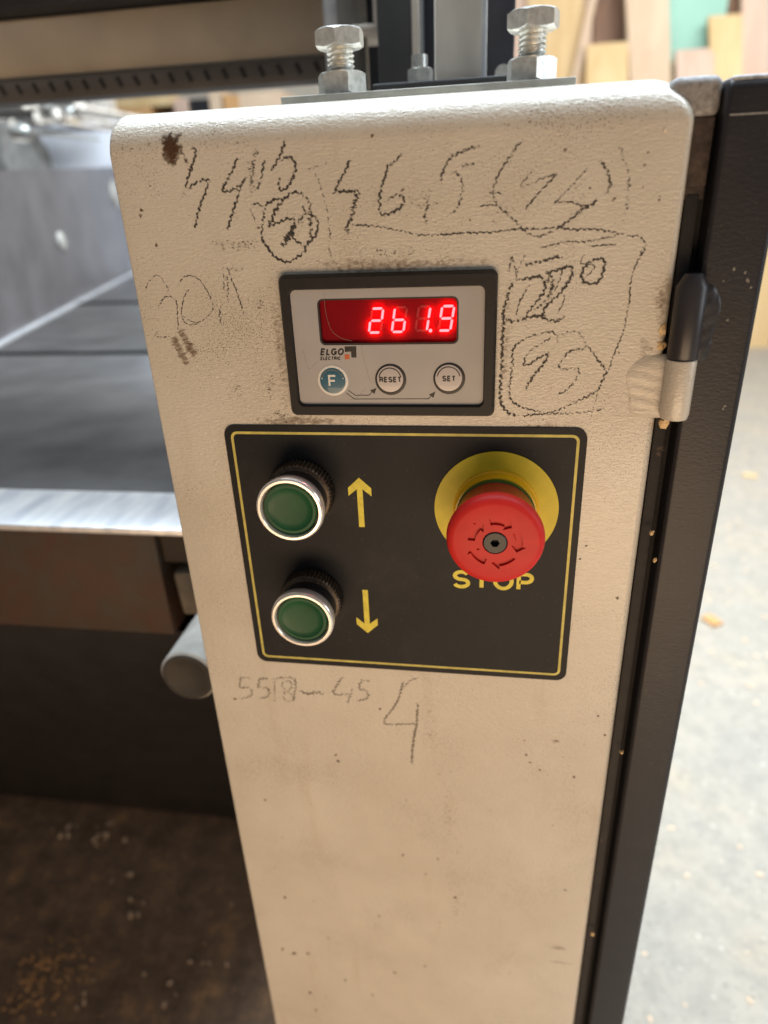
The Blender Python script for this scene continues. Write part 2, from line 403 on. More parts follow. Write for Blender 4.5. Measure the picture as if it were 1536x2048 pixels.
# ---- bar and bolts on the top
bm = BM(); box(bm, -95.5, 26.5, 19.5, 47, ZT - .2, ZT + 3.2, .5)
obj('clamping_bar', bm, plain('white_painted_bar', (.60, .58, .52), .42, var=.12, scale=120), cab, 40)
def hexa(bm, cx, cy, z0, z1, rc, ang, cham=1.0, top=True, bot=True, seg=48):
    """hexagon prism whose corners are turned off by a cone, as on real bolt heads"""
    af = rc * math.cos(math.pi / 6)
    def ring(z, rlim):
        out = []
        for k in range(seg):
            a = 2 * math.pi * k / seg + ang; m = ((2 * math.pi * k / seg) % (math.pi / 3)) - math.pi / 6
            out.append((min(af / math.cos(m), rlim), a, z))
        return out
    def hz(r): return max(0.0, (r - af * .96)) * .58 * cham
    rings = []
    def add(z, rl, curved=0):
        pts = []
        for r, a, zz in ring(z, rl):
            zz = z + curved * hz(r); pts.append((cx + r * math.cos(a), cy + r * math.sin(a), zz))
        rings.append(pts)
    if bot: add(z0, af * .95); add(z0 + .05, 1e9, 1)
    else: add(z0, 1e9)
    if top: add(z1 - .05, 1e9, -1); add(z1, af * .95)
    else: add(z1, 1e9)
    loops(bm, rings)
def thread(bm, cx, cy, z0, z1, r, pitch=1.9, seg=28):
    rings = []; n = int((z1 - z0) / pitch * 4); 
    for i in range(n + 1):
        ring = []
        for k in range(seg):
            ph = (z0 + (z1 - z0) * i / n) / pitch - k / seg; t = abs((ph % 1) - .5) * 2; rr = r - 1.0 + 1.0 * t
            a = 2 * math.pi * k / seg; ring.append((cx + rr * math.cos(a), cy + rr * math.sin(a), z0 + (z1 - z0) * i / n))
        rings.append(ring)
    loops(bm, rings)
for cx, za, zb, ang, lab in ((-71.2, ZT + 12.1, ZT + 20.6, .55, 'left hex bolt screwed low into its nut'), (9.2, ZT + 12.1, ZT + 21.4, .26, 'right hex bolt standing a little higher')):
    cy = 33.0
    bm = BM(); hexa(bm, cx, cy, zb, zb + 7.0, 10.9, ang); thread(bm, cx, cy, za - 1, zb + .3, 6.0)
    b = obj('hex_bolt', bm, M['zinc'], cab, 32, label=lab)
    bm = BM(); hexa(bm, cx, cy, ZT + 3.25, za, 10.7, ang + .42); obj('nut', bm, M['zinc'], b, 32)

# ---- display unit (bezel > faceplate, window, digits, keys, print)
EX0, EX1, EZ0, EZ1 = -98.0, -2.0, 47.7, 111.5
fx0, fx1, fz0, fz1 = -93.2, -7.2, 53.0, 105.2
bm = BM()
n_ = 6
o0 = rrect(EX0, EX1, EZ0, EZ1, 3.0); o1 = rrect(EX0 + 1.2, EX1 - 1.2, EZ0 + 1.2, EZ1 - 1.2, 2.2)
i1 = rrect(fx0 - .5, fx1 + .5, fz0 - .5, fz1 + .5, 3.0); i0 = rrect(fx0, fx1, fz0, fz1, 2.6)
loops(bm, [[(x, y, z) for x, z in ring] for ring, y in ((o0, .3), (o0, -2.6), (o1, -5.0), (i1, -5.0), (i0, -2.2), (i0, .3))], True, False, False)
disp = obj('display_unit', bm, M['bezel'], cab, 30)
FY = -2.6                                         # front of the membrane
def FP(x, y, Y=FY): p = P(x, y, Y); return p.x, p.z
wx0, wz1 = FP(633, 598); wx1, wz0 = FP(917, 688)
win_o = rrect(fx0 + .05, fx1 - .05, fz0 + .05, fz1 - .05, 2.6); win_i = rrect(wx0, wx1, wz0, wz1, 2.6)
bm = BM(); frame_ring(bm, win_o, win_i, -.4, FY); obj('faceplate', bm, M['faceplate'], disp, 30)
wo = rrect(wx0 + .02, wx1 - .02, wz0 + .02, wz1 - .02, 2.6); wi = rrect(wx0 + .75, wx1 - .75, wz0 + .75, wz1 - .75, 2.0)
bm = BM(); frame_ring(bm, wo, wi, .1, FY + .25); obj('window_rim', bm, M['black_print'], disp, 30)
bm = BM(); prism(bm, rrect(wx0 + .6, wx1 - .6, wz0 + .6, wz1 - .6, 2.0), -.15, -.35); obj('display_window', bm, M['led_back'], disp)
SEG = {'2': 'abged', '6': 'fgedc', '1': 'bc', '9': 'abcdfg', ' ': ''}
def digit(ch, x0, z0, w, h, y, on=True):
    bm = BM(); sl = .17; t = 1.0; g = .32
    def q(pts): prism(bm, [(x0 + px + sl * pz, z0 + pz) for px, pz in pts], y, y - .35)
    def hseg(zc): q([(g, zc), (g + t / 2, zc + t / 2), (w - g - t / 2, zc + t / 2), (w - g, zc), (w - g - t / 2, zc - t / 2), (g + t / 2, zc - t / 2)])
    def vseg(xc, za, zb): q([(xc, za + g), (xc + t / 2, za + g + t / 2), (xc + t / 2, zb - g - t / 2), (xc, zb - g), (xc - t / 2, zb - g - t / 2), (xc - t / 2, za + g + t / 2)])
    S_ = {'a': lambda: hseg(h), 'g': lambda: hseg(h / 2), 'd': lambda: hseg(0), 'f': lambda: vseg(0, h / 2, h), 'b': lambda: vseg(w, h / 2, h), 'e': lambda: vseg(0, 0, h / 2), 'c': lambda: vseg(w, 0, h / 2)}
    for k in 'abcdefg':
        if (k in SEG[ch]) == on: S_[k]()
    return bm
DY = -1.7
bl = FP(738, 665, DY); br = FP(877, 661, DY); tl = FP(751, 617, DY)
pitch = (br[0] - bl[0]) / 3; dh = tl[1] - bl[1]; dw = 5.2
for k, ch in enumerate('2619'):
    x = bl[0] + pitch * k; z = bl[1] + (br[1] - bl[1]) * k / 3
    obj('digit', digit(ch, x, z, dw, dh, DY), M['led'], disp)
    bm = digit(ch, x, z, dw, dh, -.1, False)
    obj('unlit_segments', bm, M['led_off'], disp)
px_, pz_ = FP(861, 661, DY); bm = BM(); lathe(bm, px_, pz_, [(.75, DY), (.75, DY - .35)], 16, True); obj('decimal_point', bm, M['led'], disp)
# print on the membrane
def fprint(name, bm, m): return obj(name, bm, m, disp)
x, z = FP(640.5, 711); x1_, _ = FP(690, 711)
fprint('maker_lettering', text_bm('ELGO', 3.3, x, z, FY - .02, bold=.25, shear=.22, width=x1_ - x - .8), M['black_print'])
x, z = FP(641, 720.5); x1_, _ = FP(681, 720.5)
fprint('maker_lettering', text_bm('ELECTRIC', 1.75, x, z, FY - .02, bold=.27, shear=.18, width=x1_ - x), M['black_print'])
a = [FP(*p) for p in ((689, 693), (712.5, 692.5), (713, 715), (703, 715), (702, 703), (690, 704))]
bm = BM(); prism(bm, a[::-1], FY - .01, FY - .1); fprint('logo_block', bm, M['black_print'])
a = [FP(*p) for p in ((689, 709), (699, 709), (699, 718.5), (690, 718.5))]
bm = BM(); prism(bm, a[::-1], FY - .01, FY - .1); fprint('logo_square', bm, M['orange_print'])
def line_bm(bm, pts, wd, y0, y1):
    for (xa, za), (xb, zb) in zip(pts, pts[1:]):
        d = Vector((xb - xa, zb - za)); n2 = Vector((-d.y, d.x)).normalized() * wd / 2; e = d.normalized() * wd / 2
        prism(bm, [(xa - e.x - n2.x, za - e.y - n2.y), (xb + e.x - n2.x, zb + e.y - n2.y), (xb + e.x + n2.x, zb + e.y + n2.y), (xa - e.x + n2.x, za - e.y + n2.y)], y0, y1)
for pts, head in (([(697, 781), (711, 790.5), (738, 790.5), (745, 783)], [(753, 776), (749, 788), (740, 781)]), ([(693, 786), (709, 798), (857, 797.5), (864, 790)], [(871, 783), (867, 796), (858, 789)])):
    bm = BM(); line_bm(bm, [FP(*p) for p in pts], .32, FY - .01, FY - .08)
    prism(bm, [FP(*p) for p in head], FY - .015, FY - .1); fprint('key_arrow', bm, M['black_print'])
hair = plain('hairline_scratch', (.25, .215, .185), .5)
for pts in ([(648, 585), (650, 615), (655, 640), (664, 662), (682, 676), (705, 682)], [(722, 690), (727, 715), (735, 745), (743, 768)], [(606, 700), (612, 722), (618, 738), (636, 722)], [(700, 800), (718, 792), (732, 775)]):
    q_ = [FP(*p) for p in pts]; bm = BM(); line_bm(bm, [tuple(v) for v in resample(q_, .8)], .13, FY - .005, FY - .03); obj('scratch', bm, hair, disp)
for (kx, ky), txt, face in (((666, 761), 'F', 'blue_key'), ((781.5, 759), 'RESET', 'white_key'), ((898.5, 757), 'SET', 'white_key')):
    cx, cz = FP(kx, ky); big = txt == 'F'
    bm = BM(); lathe(bm, cx, cz, [(7.2, FY - .01), (7.2, FY - .25), (6.4, FY - .45), (6.2, FY - .45)], 48, False)
    key = obj('membrane_key', bm, M['white_print'] if big else M['black_print'], disp, 30, label={'F': 'blue round function key', 'RESET': 'middle round reset key', 'SET': 'right round set key'}[txt])
    bm = BM(); off = (0, 0) if big else (-.25, .35)
    lathe(bm, cx + off[0], cz + off[1], [(6.1, FY - .4), (6.0, FY - .6), (5.2, FY - .68)], 48, False)
    obj('membrane_key_face', bm, M[face], disp, 30)
    bm = BM(); pts = [(cx + off[0] + 5.1 * math.cos(math.radians(a)), cz + off[1] + 5.1 * math.sin(math.radians(a))) for a in range(12, 170, 6)]
    line_bm(bm, pts, .42, FY - .685, FY - .73); obj('key_arc', bm, M['white_print'] if big else M['black_print'], disp)
    if big: bm = text_bm('F', 5.6, cx - .1, cz - 2.8, FY - .70, 'CENTER', bold=.16)
    else: bm = text_bm(txt, 2.7, cx - .1, cz - 1.2, FY - .70, 'CENTER', bold=.25, width=10.2 if txt == 'RESET' else 6.0)
    obj('key_lettering', bm, M['white_print'] if big else M['black_print'], disp)

# ---- black control plate
px0, px1, pz0, pz1 = -134.6, 40.5, -102.8, 41.8
bm = BM(); prism(bm, rrect(px0, px1, pz0, pz1, 5.5), .2, -.8)
plate = obj('control_plate', bm, M['black_plate'], cab)
bm = BM(); frame_ring(bm, rrect(px0 + 3.3, px1 - 3.3, pz0 + 3.3, pz1 - 3.3, 3.4), rrect(px0 + 4.6, px1 - 4.6, pz0 + 4.6, pz1 - 4.6, 2.3), -.6, -.88)
obj('border_line', bm, M['yellow_line'], plate)
def arrow(cx, ztip, zend, up):
    s = 1 if up else -1; w = 1.45; hw = 5.9
    pts = [(cx - w, zend), (cx + w, zend), (cx + w, ztip - s * 6.2), (cx + hw, ztip - s * 10.0), (cx + hw, ztip - s * 5.6), (cx, ztip), (cx - hw, ztip - s * 5.6), (cx - hw, ztip - s * 10.0), (cx - w, ztip - s * 6.2)]
    bm = BM(); prism(bm, pts, -.6, -.88); return bm
obj('arrow_mark', arrow(-67.5, 15.0, -12.4, True), M['yellow_print'], plate, label='yellow arrow pointing up')
obj('arrow_mark', arrow(-68.0, -78.4, -50.4, False), M['yellow_print'], plate, label='yellow arrow pointing down')
obj('stop_lettering', text_bm('STOP', 11.0, -.4, -46.6, -.84, 'CENTER', bold=.19, width=41.4), M['yellow_print'], plate)

# ---- green push buttons
for cz, lab in ((7.3, 'upper green push button beside the up arrow'), (-55.6, 'lower green push button beside the down arrow')):
    cx = -97.2
    bm = BM(); NK = 52
    lathe(bm, cx, cz, [(15.9, -.8), (16.6, -1.4), (16.6, -8.0), (16.0, -8.9), (14.9, -9.2), (14.4, -9.8), (14.9, -17.5), (15.0, -21.0)], NK * 2, True, True, rf=lambda k, y: (1.0 + (.030 if k % 2 else -.022)) if -8.5 < y < -1 else 1.0)
    pb = obj('push_button', bm, M['knurl'], cab, 25, label=lab)
    bm = BM(); lathe(bm, cx, cz, [(15.4, -18.5), (16.4, -19.6), (16.75, -22.4), (16.4, -24.4), (15.6, -25.1), (14.5, -25.1), (14.0, -24.4), (13.8, -21.2)], 96, False, False)
    obj('chrome_ring', bm, M['chrome'], pb, 40)
    bm = BM(); lathe(bm, cx, cz, [(14.5, -9.9), (14.75, -10.2), (15.2, -17.4), (15.3, -19.0)], 64, False, False); obj('neck', bm, M['black_plastic'], pb, 40)
    gm = M.get('green') or M.setdefault('green', plain('green_button_plastic', (.009, .078, .028), .42, var=.16, scale=90, bmp=.06, bscale=300, spec=.35))
    bm = BM(); lathe(bm, cx, cz, [(13.2, -20.5), (13.2, -23.3), (12.6, -23.9), (11.3, -23.9), (10.9, -23.5), (8, -23.15), (4, -22.95), (.6, -22.9)], 96, False, True)
    obj('button_cap', bm, gm, pb, 40)

# ---- emergency stop
bm = BM(); lathe(bm, 0, 0, [(18.2, -10.6), (18.6, -11.6), (20.3, -26.0), (20.9, -29.0)], 90, True, False, rf=lambda k, y: 1 + (.012 if (k // 3) % 2 else 0) * (1 if y < -13.5 else 0))
es = obj('emergency_stop_button', bm, M['red_rib'], cab, 25)
bm = BM(); lathe(bm, 0, 0, [(20.6, -28.4), (21.7, -29.6), (22.0, -31.2), (21.9, -32.8), (21.3, -34.6), (20.1, -35.8), (18.2, -36.2), (12.0, -36.5), (5.6, -36.5), (5.4, -35.6), (5.4, -33.0)], 96, True, True)
head = obj('mushroom_head', bm, M['red'], es, 50)
bm = BM(); lathe(bm, 0, 0, [(30, -.7), (30, -1.5), (18.8, -1.5)], 96, False, False); obj('label_disc', bm, M['yellow_disc'], es, 30)
bm = BM(); lathe(bm, 0, 0, [(20.7, -1.45), (20.7, -3.0), (20.1, -3.4), (20.0, -7.4), (19.5, -8.2), (18.0, -8.4)], 80, False, True); obj('collar', bm, M['yellow_collar'], es, 35)
bm = BM(); lathe(bm, 0, 0, [(18.9, -8.3), (18.9, -10.4), (17.4, -11.0)], 80, False, True); obj('green_ring', bm, M['green_ring'], es, 35)
bm = BM()
hexp = [(2.15 * math.cos(math.radians(a)), 2.15 * math.sin(math.radians(a))) for a in range(0, 360, 60)]
rings = [[(5.3 * math.cos(2 * math.pi * k / 48), -35.5, 5.3 * math.sin(2 * math.pi * k / 48)) for k in range(48)], [(5.3 * math.cos(2 * math.pi * k / 48), -36.4, 5.3 * math.sin(2 * math.pi * k / 48)) for k in range(48)], [(4.9 * math.cos(2 * math.pi * k / 48), -36.8, 4.9 * math.sin(2 * math.pi * k / 48)) for k in range(48)]]
def hexring(y):
    out = []
    for k in range(48):
        a = 2 * math.pi * k / 48; m = (a % (math.pi / 3)) - math.pi / 6; r = 2.1 * math.cos(math.pi / 6) / math.cos(m); out.append((r * math.cos(a), y, r * math.sin(a)))
    return out
rings += [hexring(-36.8), hexring(-33.5)]
loops(bm, rings, True, False, True); obj('socket_plug', bm, M['black_plastic'], es, 30)
cutb = BM()
for k in range(5):                                # five sunk turning arrows
    a0 = math.radians(104 - 72 * k); a1 = a0 - math.radians(40); r0, r1 = 8.9, 12.1; n = 8
    outl = [(r0, a0 - (a0 - a1) * i / n) for i in range(n + 1)] + [(r0 - 1.7, a1)] + [((r0 + r1) / 2, a1 - math.radians(17))] + [(r1 + 1.8, a1)] + [(r1, a1 + (a0 - a1) * i / n) for i in range(n + 1)]
    prism(cutb, [(r * math.cos(a), r * math.sin(a)) for r, a in outl], -35.2, -40)
cutter = obj('cutter', cutb, M['red'], es)
md = head.modifiers.new('b', 'BOOLEAN'); md.operation = 'DIFFERENCE'; md.object = cutter; md.solver = 'EXACT'
bpy.context.view_layer.update()
nm = bpy.data.meshes.new_from_object(head.evaluated_get(bpy.context.evaluated_depsgraph_get()))
head.modifiers.clear(); head.data = nm; bpy.data.objects.remove(cutter)
for p_ in nm.polygons: p_.use_smooth = True
nm.set_sharp_from_angle(angle=math.radians(35))

# ---- hinge, seal, ledge and door
bm = BM(); lathe(bm, 75.4, 0, [(5.6, 48.3), (6.15, 50.5), (6.15, 73.2), (5.9, 73.9)], 48, True, True, axis='Z', cy=-4.6)
hb = obj('hinge_barrel', bm, M['beige_weld'], cab, 35, label='lower beige half of the hinge')
def blob(bm, c, r, seed, n=3, amp=.12, cutY=None):
    rnd = random.Random(seed); g = bmesh.ops.create_icosphere(bm, subdivisions=n, radius=1.0); ph = [rnd.uniform(0, 6) for _ in range(6)]
    for v in g['verts']:
        d = v.co.normalized(); k = 1 + amp * (math.sin(d.x * 5 + ph[0]) * math.sin(d.z * 6 + ph[1]) + .6 * math.sin(d.z * 11 + ph[2]) * math.sin(d.x * 3 + ph[3]))
        v.co = Vector((c[0] + d.x * r[0] * k, c[1] + d.y * r[1] * k, c[2] + d.z * r[2] * k))
def weld(bm, x0, x1, z0, z1, hi, sgn, seed, rip=.35):
    """a flat run of weld: high beside the barrel, thinning out over the sheet, with ripples"""
    rnd = random.Random(seed); ph = [rnd.uniform(0, 6) for _ in range(4)]; NX, NZ = 26, 40; g = []
    for i in range(NZ + 1):
        v = i / NZ; row = []
        edge = .5 + .5 * math.sin(math.pi * v) ** .35 + .06 * math.sin(9 * v + ph[0])
        for k in range(NX + 1):
            t = k / NX; x = x0 + (x1 - x0) * (t if sgn > 0 else t)
            u = (x - x0) / (x1 - x0); u = u if sgn > 0 else 1 - u
            e = (u - (1 - edge)) / max(edge, .01)
            h = hi * max(0, e) ** .62 * min(1, math.sin(math.pi * min(max(v, 0), 1)) * 3.2) ** .5 if e > 0 else 0
            h += (rip * math.sin(34 * v + 5 * u + ph[1]) * math.sin(3.1 * u + .4) + .5 * rip * math.sin(15 * u + 9 * v + ph[2])) * (1 if h > .4 else 0)
            row.append(bm.verts.new((x, .35 - h, z0 + (z1 - z0) * v)))
        g.append(row)
    for a, b in zip(g, g[1:]):
        for k in range(NX): bm.faces.new((a[k], a[k + 1], b[k + 1], b[k]))
bm = BM(); weld(bm, 54.5, 74.0, 46.5, 75.0, 3.1, 1, 3, .09); obj('weld_bead', bm, M['beige_weld'], hb, 180)
bm = BM(); box(bm, 69.8, 77.6, 5.5, 11, 139.5, 163.5, .8); box(bm, 69.8, 77.2, 6.5, 11, 135, 139.5)
obj('door_seal', bm, M['rubber_brown'], cab, 40, label='dusty brown upper piece of door seal')
bm = BM(); box(bm, 70.4, 76.2, 6.0, 12, FLOOR + 20, 137.3, 1.2); obj('door_seal', bm, M['rubber'], cab, 40, label='black lower piece of door seal')
bm = BM(); box(bm, 69.6, 95, 12.2, 14, FLOOR + 10, 168); obj('door_stop', bm, M['rubber'], cab)
bm = BM(); box(bm, 60, 79.0, 5.2, 70, 163, 177.2, 3.6, 5); obj('top_ledge', bm, M['dust'], cab, 40)

def door():
    bm = BM(); x0, x1, yf, zt = 79.2, 103.4, -1.0, 175.4
    prof = [(FLOOR + 25, yf, 0)] + [(z, yf, 0) for z in (-500, -200, 0, 100, 150)]
    prof += [(zt - 4.5 + 4.5 * math.sin(math.radians(a)), yf + 4.5 - 4.5 * math.cos(math.radians(a)), a) for a in range(0, 91, 15)] + [(zt, 40, 90)]
    rings = []
    for z, y, a in prof:
        ca, sa = math.cos(math.radians(a)), math.sin(math.radians(a)); ring = []
        def put(x, d): ring.append((x, y + ca * d, z - sa * d))
        put(x0, 4.4)
        for k in range(7): b_ = math.radians(90 * (1 - k / 6)); put(x0 + 2.2 - 2.2 * math.sin(b_), 2.2 * (1 - math.cos(b_)))
        for k in range(7): b_ = math.radians(90 * k / 6); put(x1 - 3.2 + 3.2 * math.sin(b_), 3.2 * (1 - math.cos(b_)))
        put(x1, 4.4); rings.append(ring)
    vs = loops(bm, rings, False, False, False)
    for side, flip in ((0, False), (-1, True)):
        x = x0 if side == 0 else x1
        b0, b1 = bm.verts.new((x, 38, FLOOR + 25)), bm.verts.new((x, 38, zt - 5))
        f = [v[side] for v in vs] + [b1, b0]; bm.faces.new(f[::-1] if flip else f)
    return bm
dr = obj('side_door', door(), M['dark_paint'], cab, 50)
bm = BM(); box(bm, 80.0, 102.2, .4, 39, 173.6, 175.85, 1.6, 3); obj('dust_highlight', bm, plain('pale_dust_highlight', (.42, .43, .45), .8, var=.4, scale=380, bmp=.4, bscale=600), dr, 40)  # pale dust colour; paints the bright highlight along the door's top edge
bm = BM(); box(bm, 80.6, 101.2, -1.25, -.6, 162.9, 163.4); obj('seam', bm, M['dust'], dr)
bm = BM(); lathe(bm, 75.4, 0, [(5.9, 74.6), (6.15, 75.4), (6.15, 103.2), (3.6, 108.0), (3.3, 108.3)], 48, True, True, axis='Z', cy=-4.6)
obj('hinge_barrel', bm, M['barrel_dark'], dr, 35, label='upper dark half of the hinge')
bm = BM(); weld(bm, 76.5, 88.6, 71.5, 104.0, 3.6, -1, 8, .13)
for v in bm.verts: v.co.y -= 1.0
obj('weld_bead', bm, M['dark_weld'], dr, 180)

# ---- pencilled numbers (each number is one mark rubbed onto the paint)
MARKN = [0]
def ribbon(bm, lay, pts, width, dens):
    width *= 1.45; dens += .16; zig = random.choice((-1, 1)); gap = 0; press = random.uniform(.9, 1.05)
    MARKN[0] += 1
    y = -.06 - .0015 * (MARKN[0] % 60)
    q = resample(pts, .45)
    if len(q) < 2: return
    rows = []
    n = len(q)
    for i, p in enumerate(q):
        d = (q[min(i + 1, n - 1)] - q[max(i - 1, 0)]); nn = Vector((-d.y, d.x)); nn = nn.normalized() if nn.length else Vector((1, 0))
        if width > 3: zig = 0
        elif i % 3 == 0: zig = -zig
        wob = (zig * random.uniform(.0, .27) + random.uniform(-.10, .10)) * width
        press = min(1.08, max(.80, press + random.uniform(-.035, .035)))
        if gap: gap -= 1
        elif random.random() < .13: gap = random.randint(1, 2)
        w = width * random.uniform(.45, 1.1); fade = (1 if 2 < i < n - 3 else .8) * (.72 if gap else 1) * press
        row = []
        for s, dd in ((-1, 0.0), (-.45, 1.0), (.45, 1.0), (1, 0.0)):
            c = p + nn * (wob + s * w * .62)
            v = bm.verts.new((c.x, surf(c.y) + y, c.y)); v[lay] = dens * fade * (1 if dd else .35) * random.uniform(.9, 1.05); row.append(v)
        rows.append(row)
    for a, b in zip(rows, rows[1:]):
        for k in range(3): bm.faces.new((a[k], a[k + 1], b[k + 1], b[k]))
def mark(name, org, sc, strokes, m, width=1.0, dens=.55, label=None):
    bm = BM(); lay = bm.verts.layers.float.new('dens')
    for st in strokes:
        w, dn = width, dens
        if isinstance(st[0], (int, float)): w, dn, st = st[0], st[1], st[2]
        pts = []
        for x, y in st:
            p = P(org[0] + x / sc, org[1] + y / sc); pts.append((p.x, p.z))
        ribbon(bm, lay, pts, w, dn)
    for v in bm.verts: pass
    return obj(name, bm, M[m], cab, fix=False, label=label)
A = (340, 270); k = 4.518
mark('pencil_mark', A, k, [[(195, 105), (235, 150), (210, 250), (180, 340), (150, 430), (135, 510)], [(150, 495), (210, 450), (280, 410), (360, 405)], [(358, 405), (320, 520), (280, 620), (250, 730), (222, 865)], (2.2, .36, [(110, 500), (125, 520), (100, 560)])], 'pencil', label='large pencilled four at the far left')
mark('pencil_mark', A, k, [[(605, 205), (570, 310), (510, 420), (475, 495), (520, 512), (590, 480), (650, 440), (690, 380)], [(640, 470), (600, 590), (570, 690), (540, 790), (522, 865)]], 'pencil', label='second pencilled four')
mark('pencil_mark', A, k, [[(850, 225), (835, 330), (810, 440), (770, 515)], (1.6, .36, [(790, 120), (750, 300), (750, 500)]), (1.3, .33, [(710, 220), (720, 350), (735, 560)]), [(1040, 50), (1000, 170), (930, 300), (900, 312)], [(1000, 225), (1060, 200), (1110, 220), (1135, 300), (1100, 410), (1050, 480), (1010, 500), (985, 470), (990, 380)]], 'pencil', dens=.50, label='faint pencilled scrawl beside the second four')
mark('pencil_mark', A, k, [[(860, 640), (940, 585), (1030, 580), (1090, 530), (1150, 515), (1220, 560), (1260, 610), (1270, 690), (1330, 770), (1335, 850), (1300, 930), (1230, 1000), (1215, 1050), (1140, 1110), (1060, 1145), (960, 1110), (890, 1030), (830, 930), (840, 800), (850, 700), (862, 640)],
    (1.5, .6, [(1010, 610), (950, 690), (910, 790), (880, 822)]), [(900, 825), (980, 790), (1070, 760), (1140, 770)], (1.9, .6, [(1140, 790), (1100, 870), (1050, 950), (1015, 1010)]), [(1190, 650), (1225, 690), (1190, 750), (1150, 790)], (1.6, .58, [(1265, 690), (1272, 850), (1270, 960)]), [(1100, 880), (1120, 940), (1170, 975), (1215, 1010)], (.8, .5, [(730, 630), (790, 622), (850, 650)]), (.5, .48, [(720, 660), (780, 800)])], 'pencil', label='pencilled number in a ring under the fours')
mark('pencil_mark', A, k, [(.7, .42, [(1300, 320), (1350, 430), (1390, 560), (1420, 680), (1435, 810), (1450, 930), (1435, 1000), (1460, 1110)]), (.6, .38, [(1230, 320), (1380, 270), (1500, 230)])], 'pencil', label='thin upright pencil line')
B = (620, 270)
mark('pencil_mark', B, k, [[(360, 210), (320, 330), (260, 430), (215, 540)], [(235, 512), (320, 510), (440, 503)], (1.5, .6, [(440, 510), (400, 640), (370, 760), (330, 830), (350, 890)])], 'pencil', label='bold pencilled four in the middle')
mark('pencil_mark', B, k, [[(825, 165), (780, 230), (710, 280), (680, 370), (650, 460), (630, 560), (630, 660), (650, 720), (720, 710), (800, 670), (850, 610), (840, 560), (780, 545), (690, 590)], (1.4, .5, [(835, 500), (850, 512)])], 'pencil', label='pencilled six')
mark('pencil_mark', B, k, [(1.1, .44, [(1045, 540), (1065, 620), (1045, 720), (1050, 812)]), (1.1, .47, [(1530, 120), (1480, 110), (1380, 150), (1280, 200), (1230, 270), (1190, 370), (1185, 420)]), (1.0, .44, [(1280, 330), (1350, 360), (1380, 450), (1365, 570), (1320, 670), (1270, 720)]), (.8, .40, [(1370, 280), (1460, 265), (1530, 255)])], 'pencil', label='faint comma and broken pencilled five')
mark('pencil_mark', B, k, [(.75, .5, [(380, 815), (480, 815), (620, 830), (760, 855), (900, 885), (1050, 905), (1200, 900), (1400, 885), (1536, 882), (1670, 876), (1800, 858), (1920, 845), (2040, 852), (2140, 842), (2260, 840), (2390, 855), (2540, 850), (2640, 860), (2790, 885)])], 'pencil', label='long wavy pencil line under the upper numbers')
Cc = (960, 270)
mark('pencil_mark', Cc, k, [(.9, .44, [(400, 50), (340, 95), (270, 200), (200, 300), (150, 400), (120, 500), (130, 590), (170, 650), (250, 720), (320, 780), (370, 840), (440, 890), (510, 915), (590, 900), (680, 855)]), (1.1, .55, [(680, 855), (760, 805), (850, 740), (930, 670), (1000, 630), (1080, 580)]), (1.1, .52, [(1085, 230), (1140, 300), (1170, 400), (1170, 480), (1120, 530)]),
    (.7, .42, [(490, 310), (420, 390), (370, 450), (390, 465), (540, 405), (700, 345)]), (.7, .5, [(700, 350), (600, 450), (510, 550), (410, 670)]), (.65, .45, [(980, 290), (880, 400), (790, 500), (700, 590), (655, 635)]), (.65, .48, [(690, 607), (800, 605), (900, 635), (970, 642)]), (.6, .42, [(0, 640), (150, 630)]), (.6, .4, [(60, 530), (180, 525), (210, 555)])], 'pencil', label='large pencil ring with a slanted number inside')
mark('pencil_mark', Cc, k, [(.7, .46, [(545, 1020), (650, 990), (800, 965), (950, 965), (1100, 935), (1220, 915), (1250, 890), (1310, 905), (1420, 920), (1480, 950), (1495, 1000), (1470, 1070), (1420, 1150), (1385, 1225)]), (.55, .5, [(980, 1005), (1230, 990)]), (1.2, .31, [(1250, 60), (1310, 250), (1345, 400), (1340, 560), (1320, 680), (1290, 830)])], 'pencil', label='pencil frame line turning down at the right')
D = (980, 470); kd = 4.8
mark('pencil_mark', D, kd, [(.7, .46, [(1470, 110), (1430, 220), (1380, 340), (1345, 480), (1340, 620), (1310, 780), (1280, 920), (1230, 1050), (1170, 1200), (1140, 1290), (1090, 1370)]), (.5, .42, [(1090, 1370), (1040, 1500), (960, 1780)])], 'pencil', label='pencil frame line running down to the lower ring')
mark('pencil_mark', D, kd, [(1.2, .50, [(210, 440), (170, 600), (130, 720), (130, 850), (120, 1000), (115, 1150), (110, 1300), (100, 1450), (105, 1600), (150, 1680), (200, 1720), (300, 1735)]), (.8, .45, [(300, 1735), (420, 1725), (600, 1715), (800, 1710), (960, 1695), (1110, 1665)])], 'pencil', label='pencil frame line beside the display')
mark('pencil_mark', D, kd, [(.9, .5, [(180, 360), (210, 215), (240, 300), (250, 400), (220, 450)]), (.7, .45, [(340, 190), (290, 290), (240, 400)]), (1.1, .55, [(340, 285), (430, 270), (560, 235), (640, 210), (700, 230)]), (1.0, .52, [(250, 440), (360, 415), (480, 400), (520, 450), (530, 520), (470, 610), (400, 700), (340, 780)]), (.6, .55, [(380, 480), (330, 560), (280, 660), (250, 770)]), (1.2, .55, [(150, 800), (220, 830), (310, 810), (420, 780), (500, 790), (580, 820), (660, 820), (730, 775)]), (1.1, .55, [(530, 370), (640, 340), (770, 300), (790, 370), (740, 470), (660, 570), (560, 660), (510, 740), (530, 800)]), (1.3, .5, [(520, 470), (600, 400), (560, 600), (400, 740)]), (.5, .5, [(690, 290), (680, 400), (610, 560)]), (.5, .5, [(720, 580), (690, 680), (630, 770)])], 'pencil', label='heavy overwritten pencilled angle')
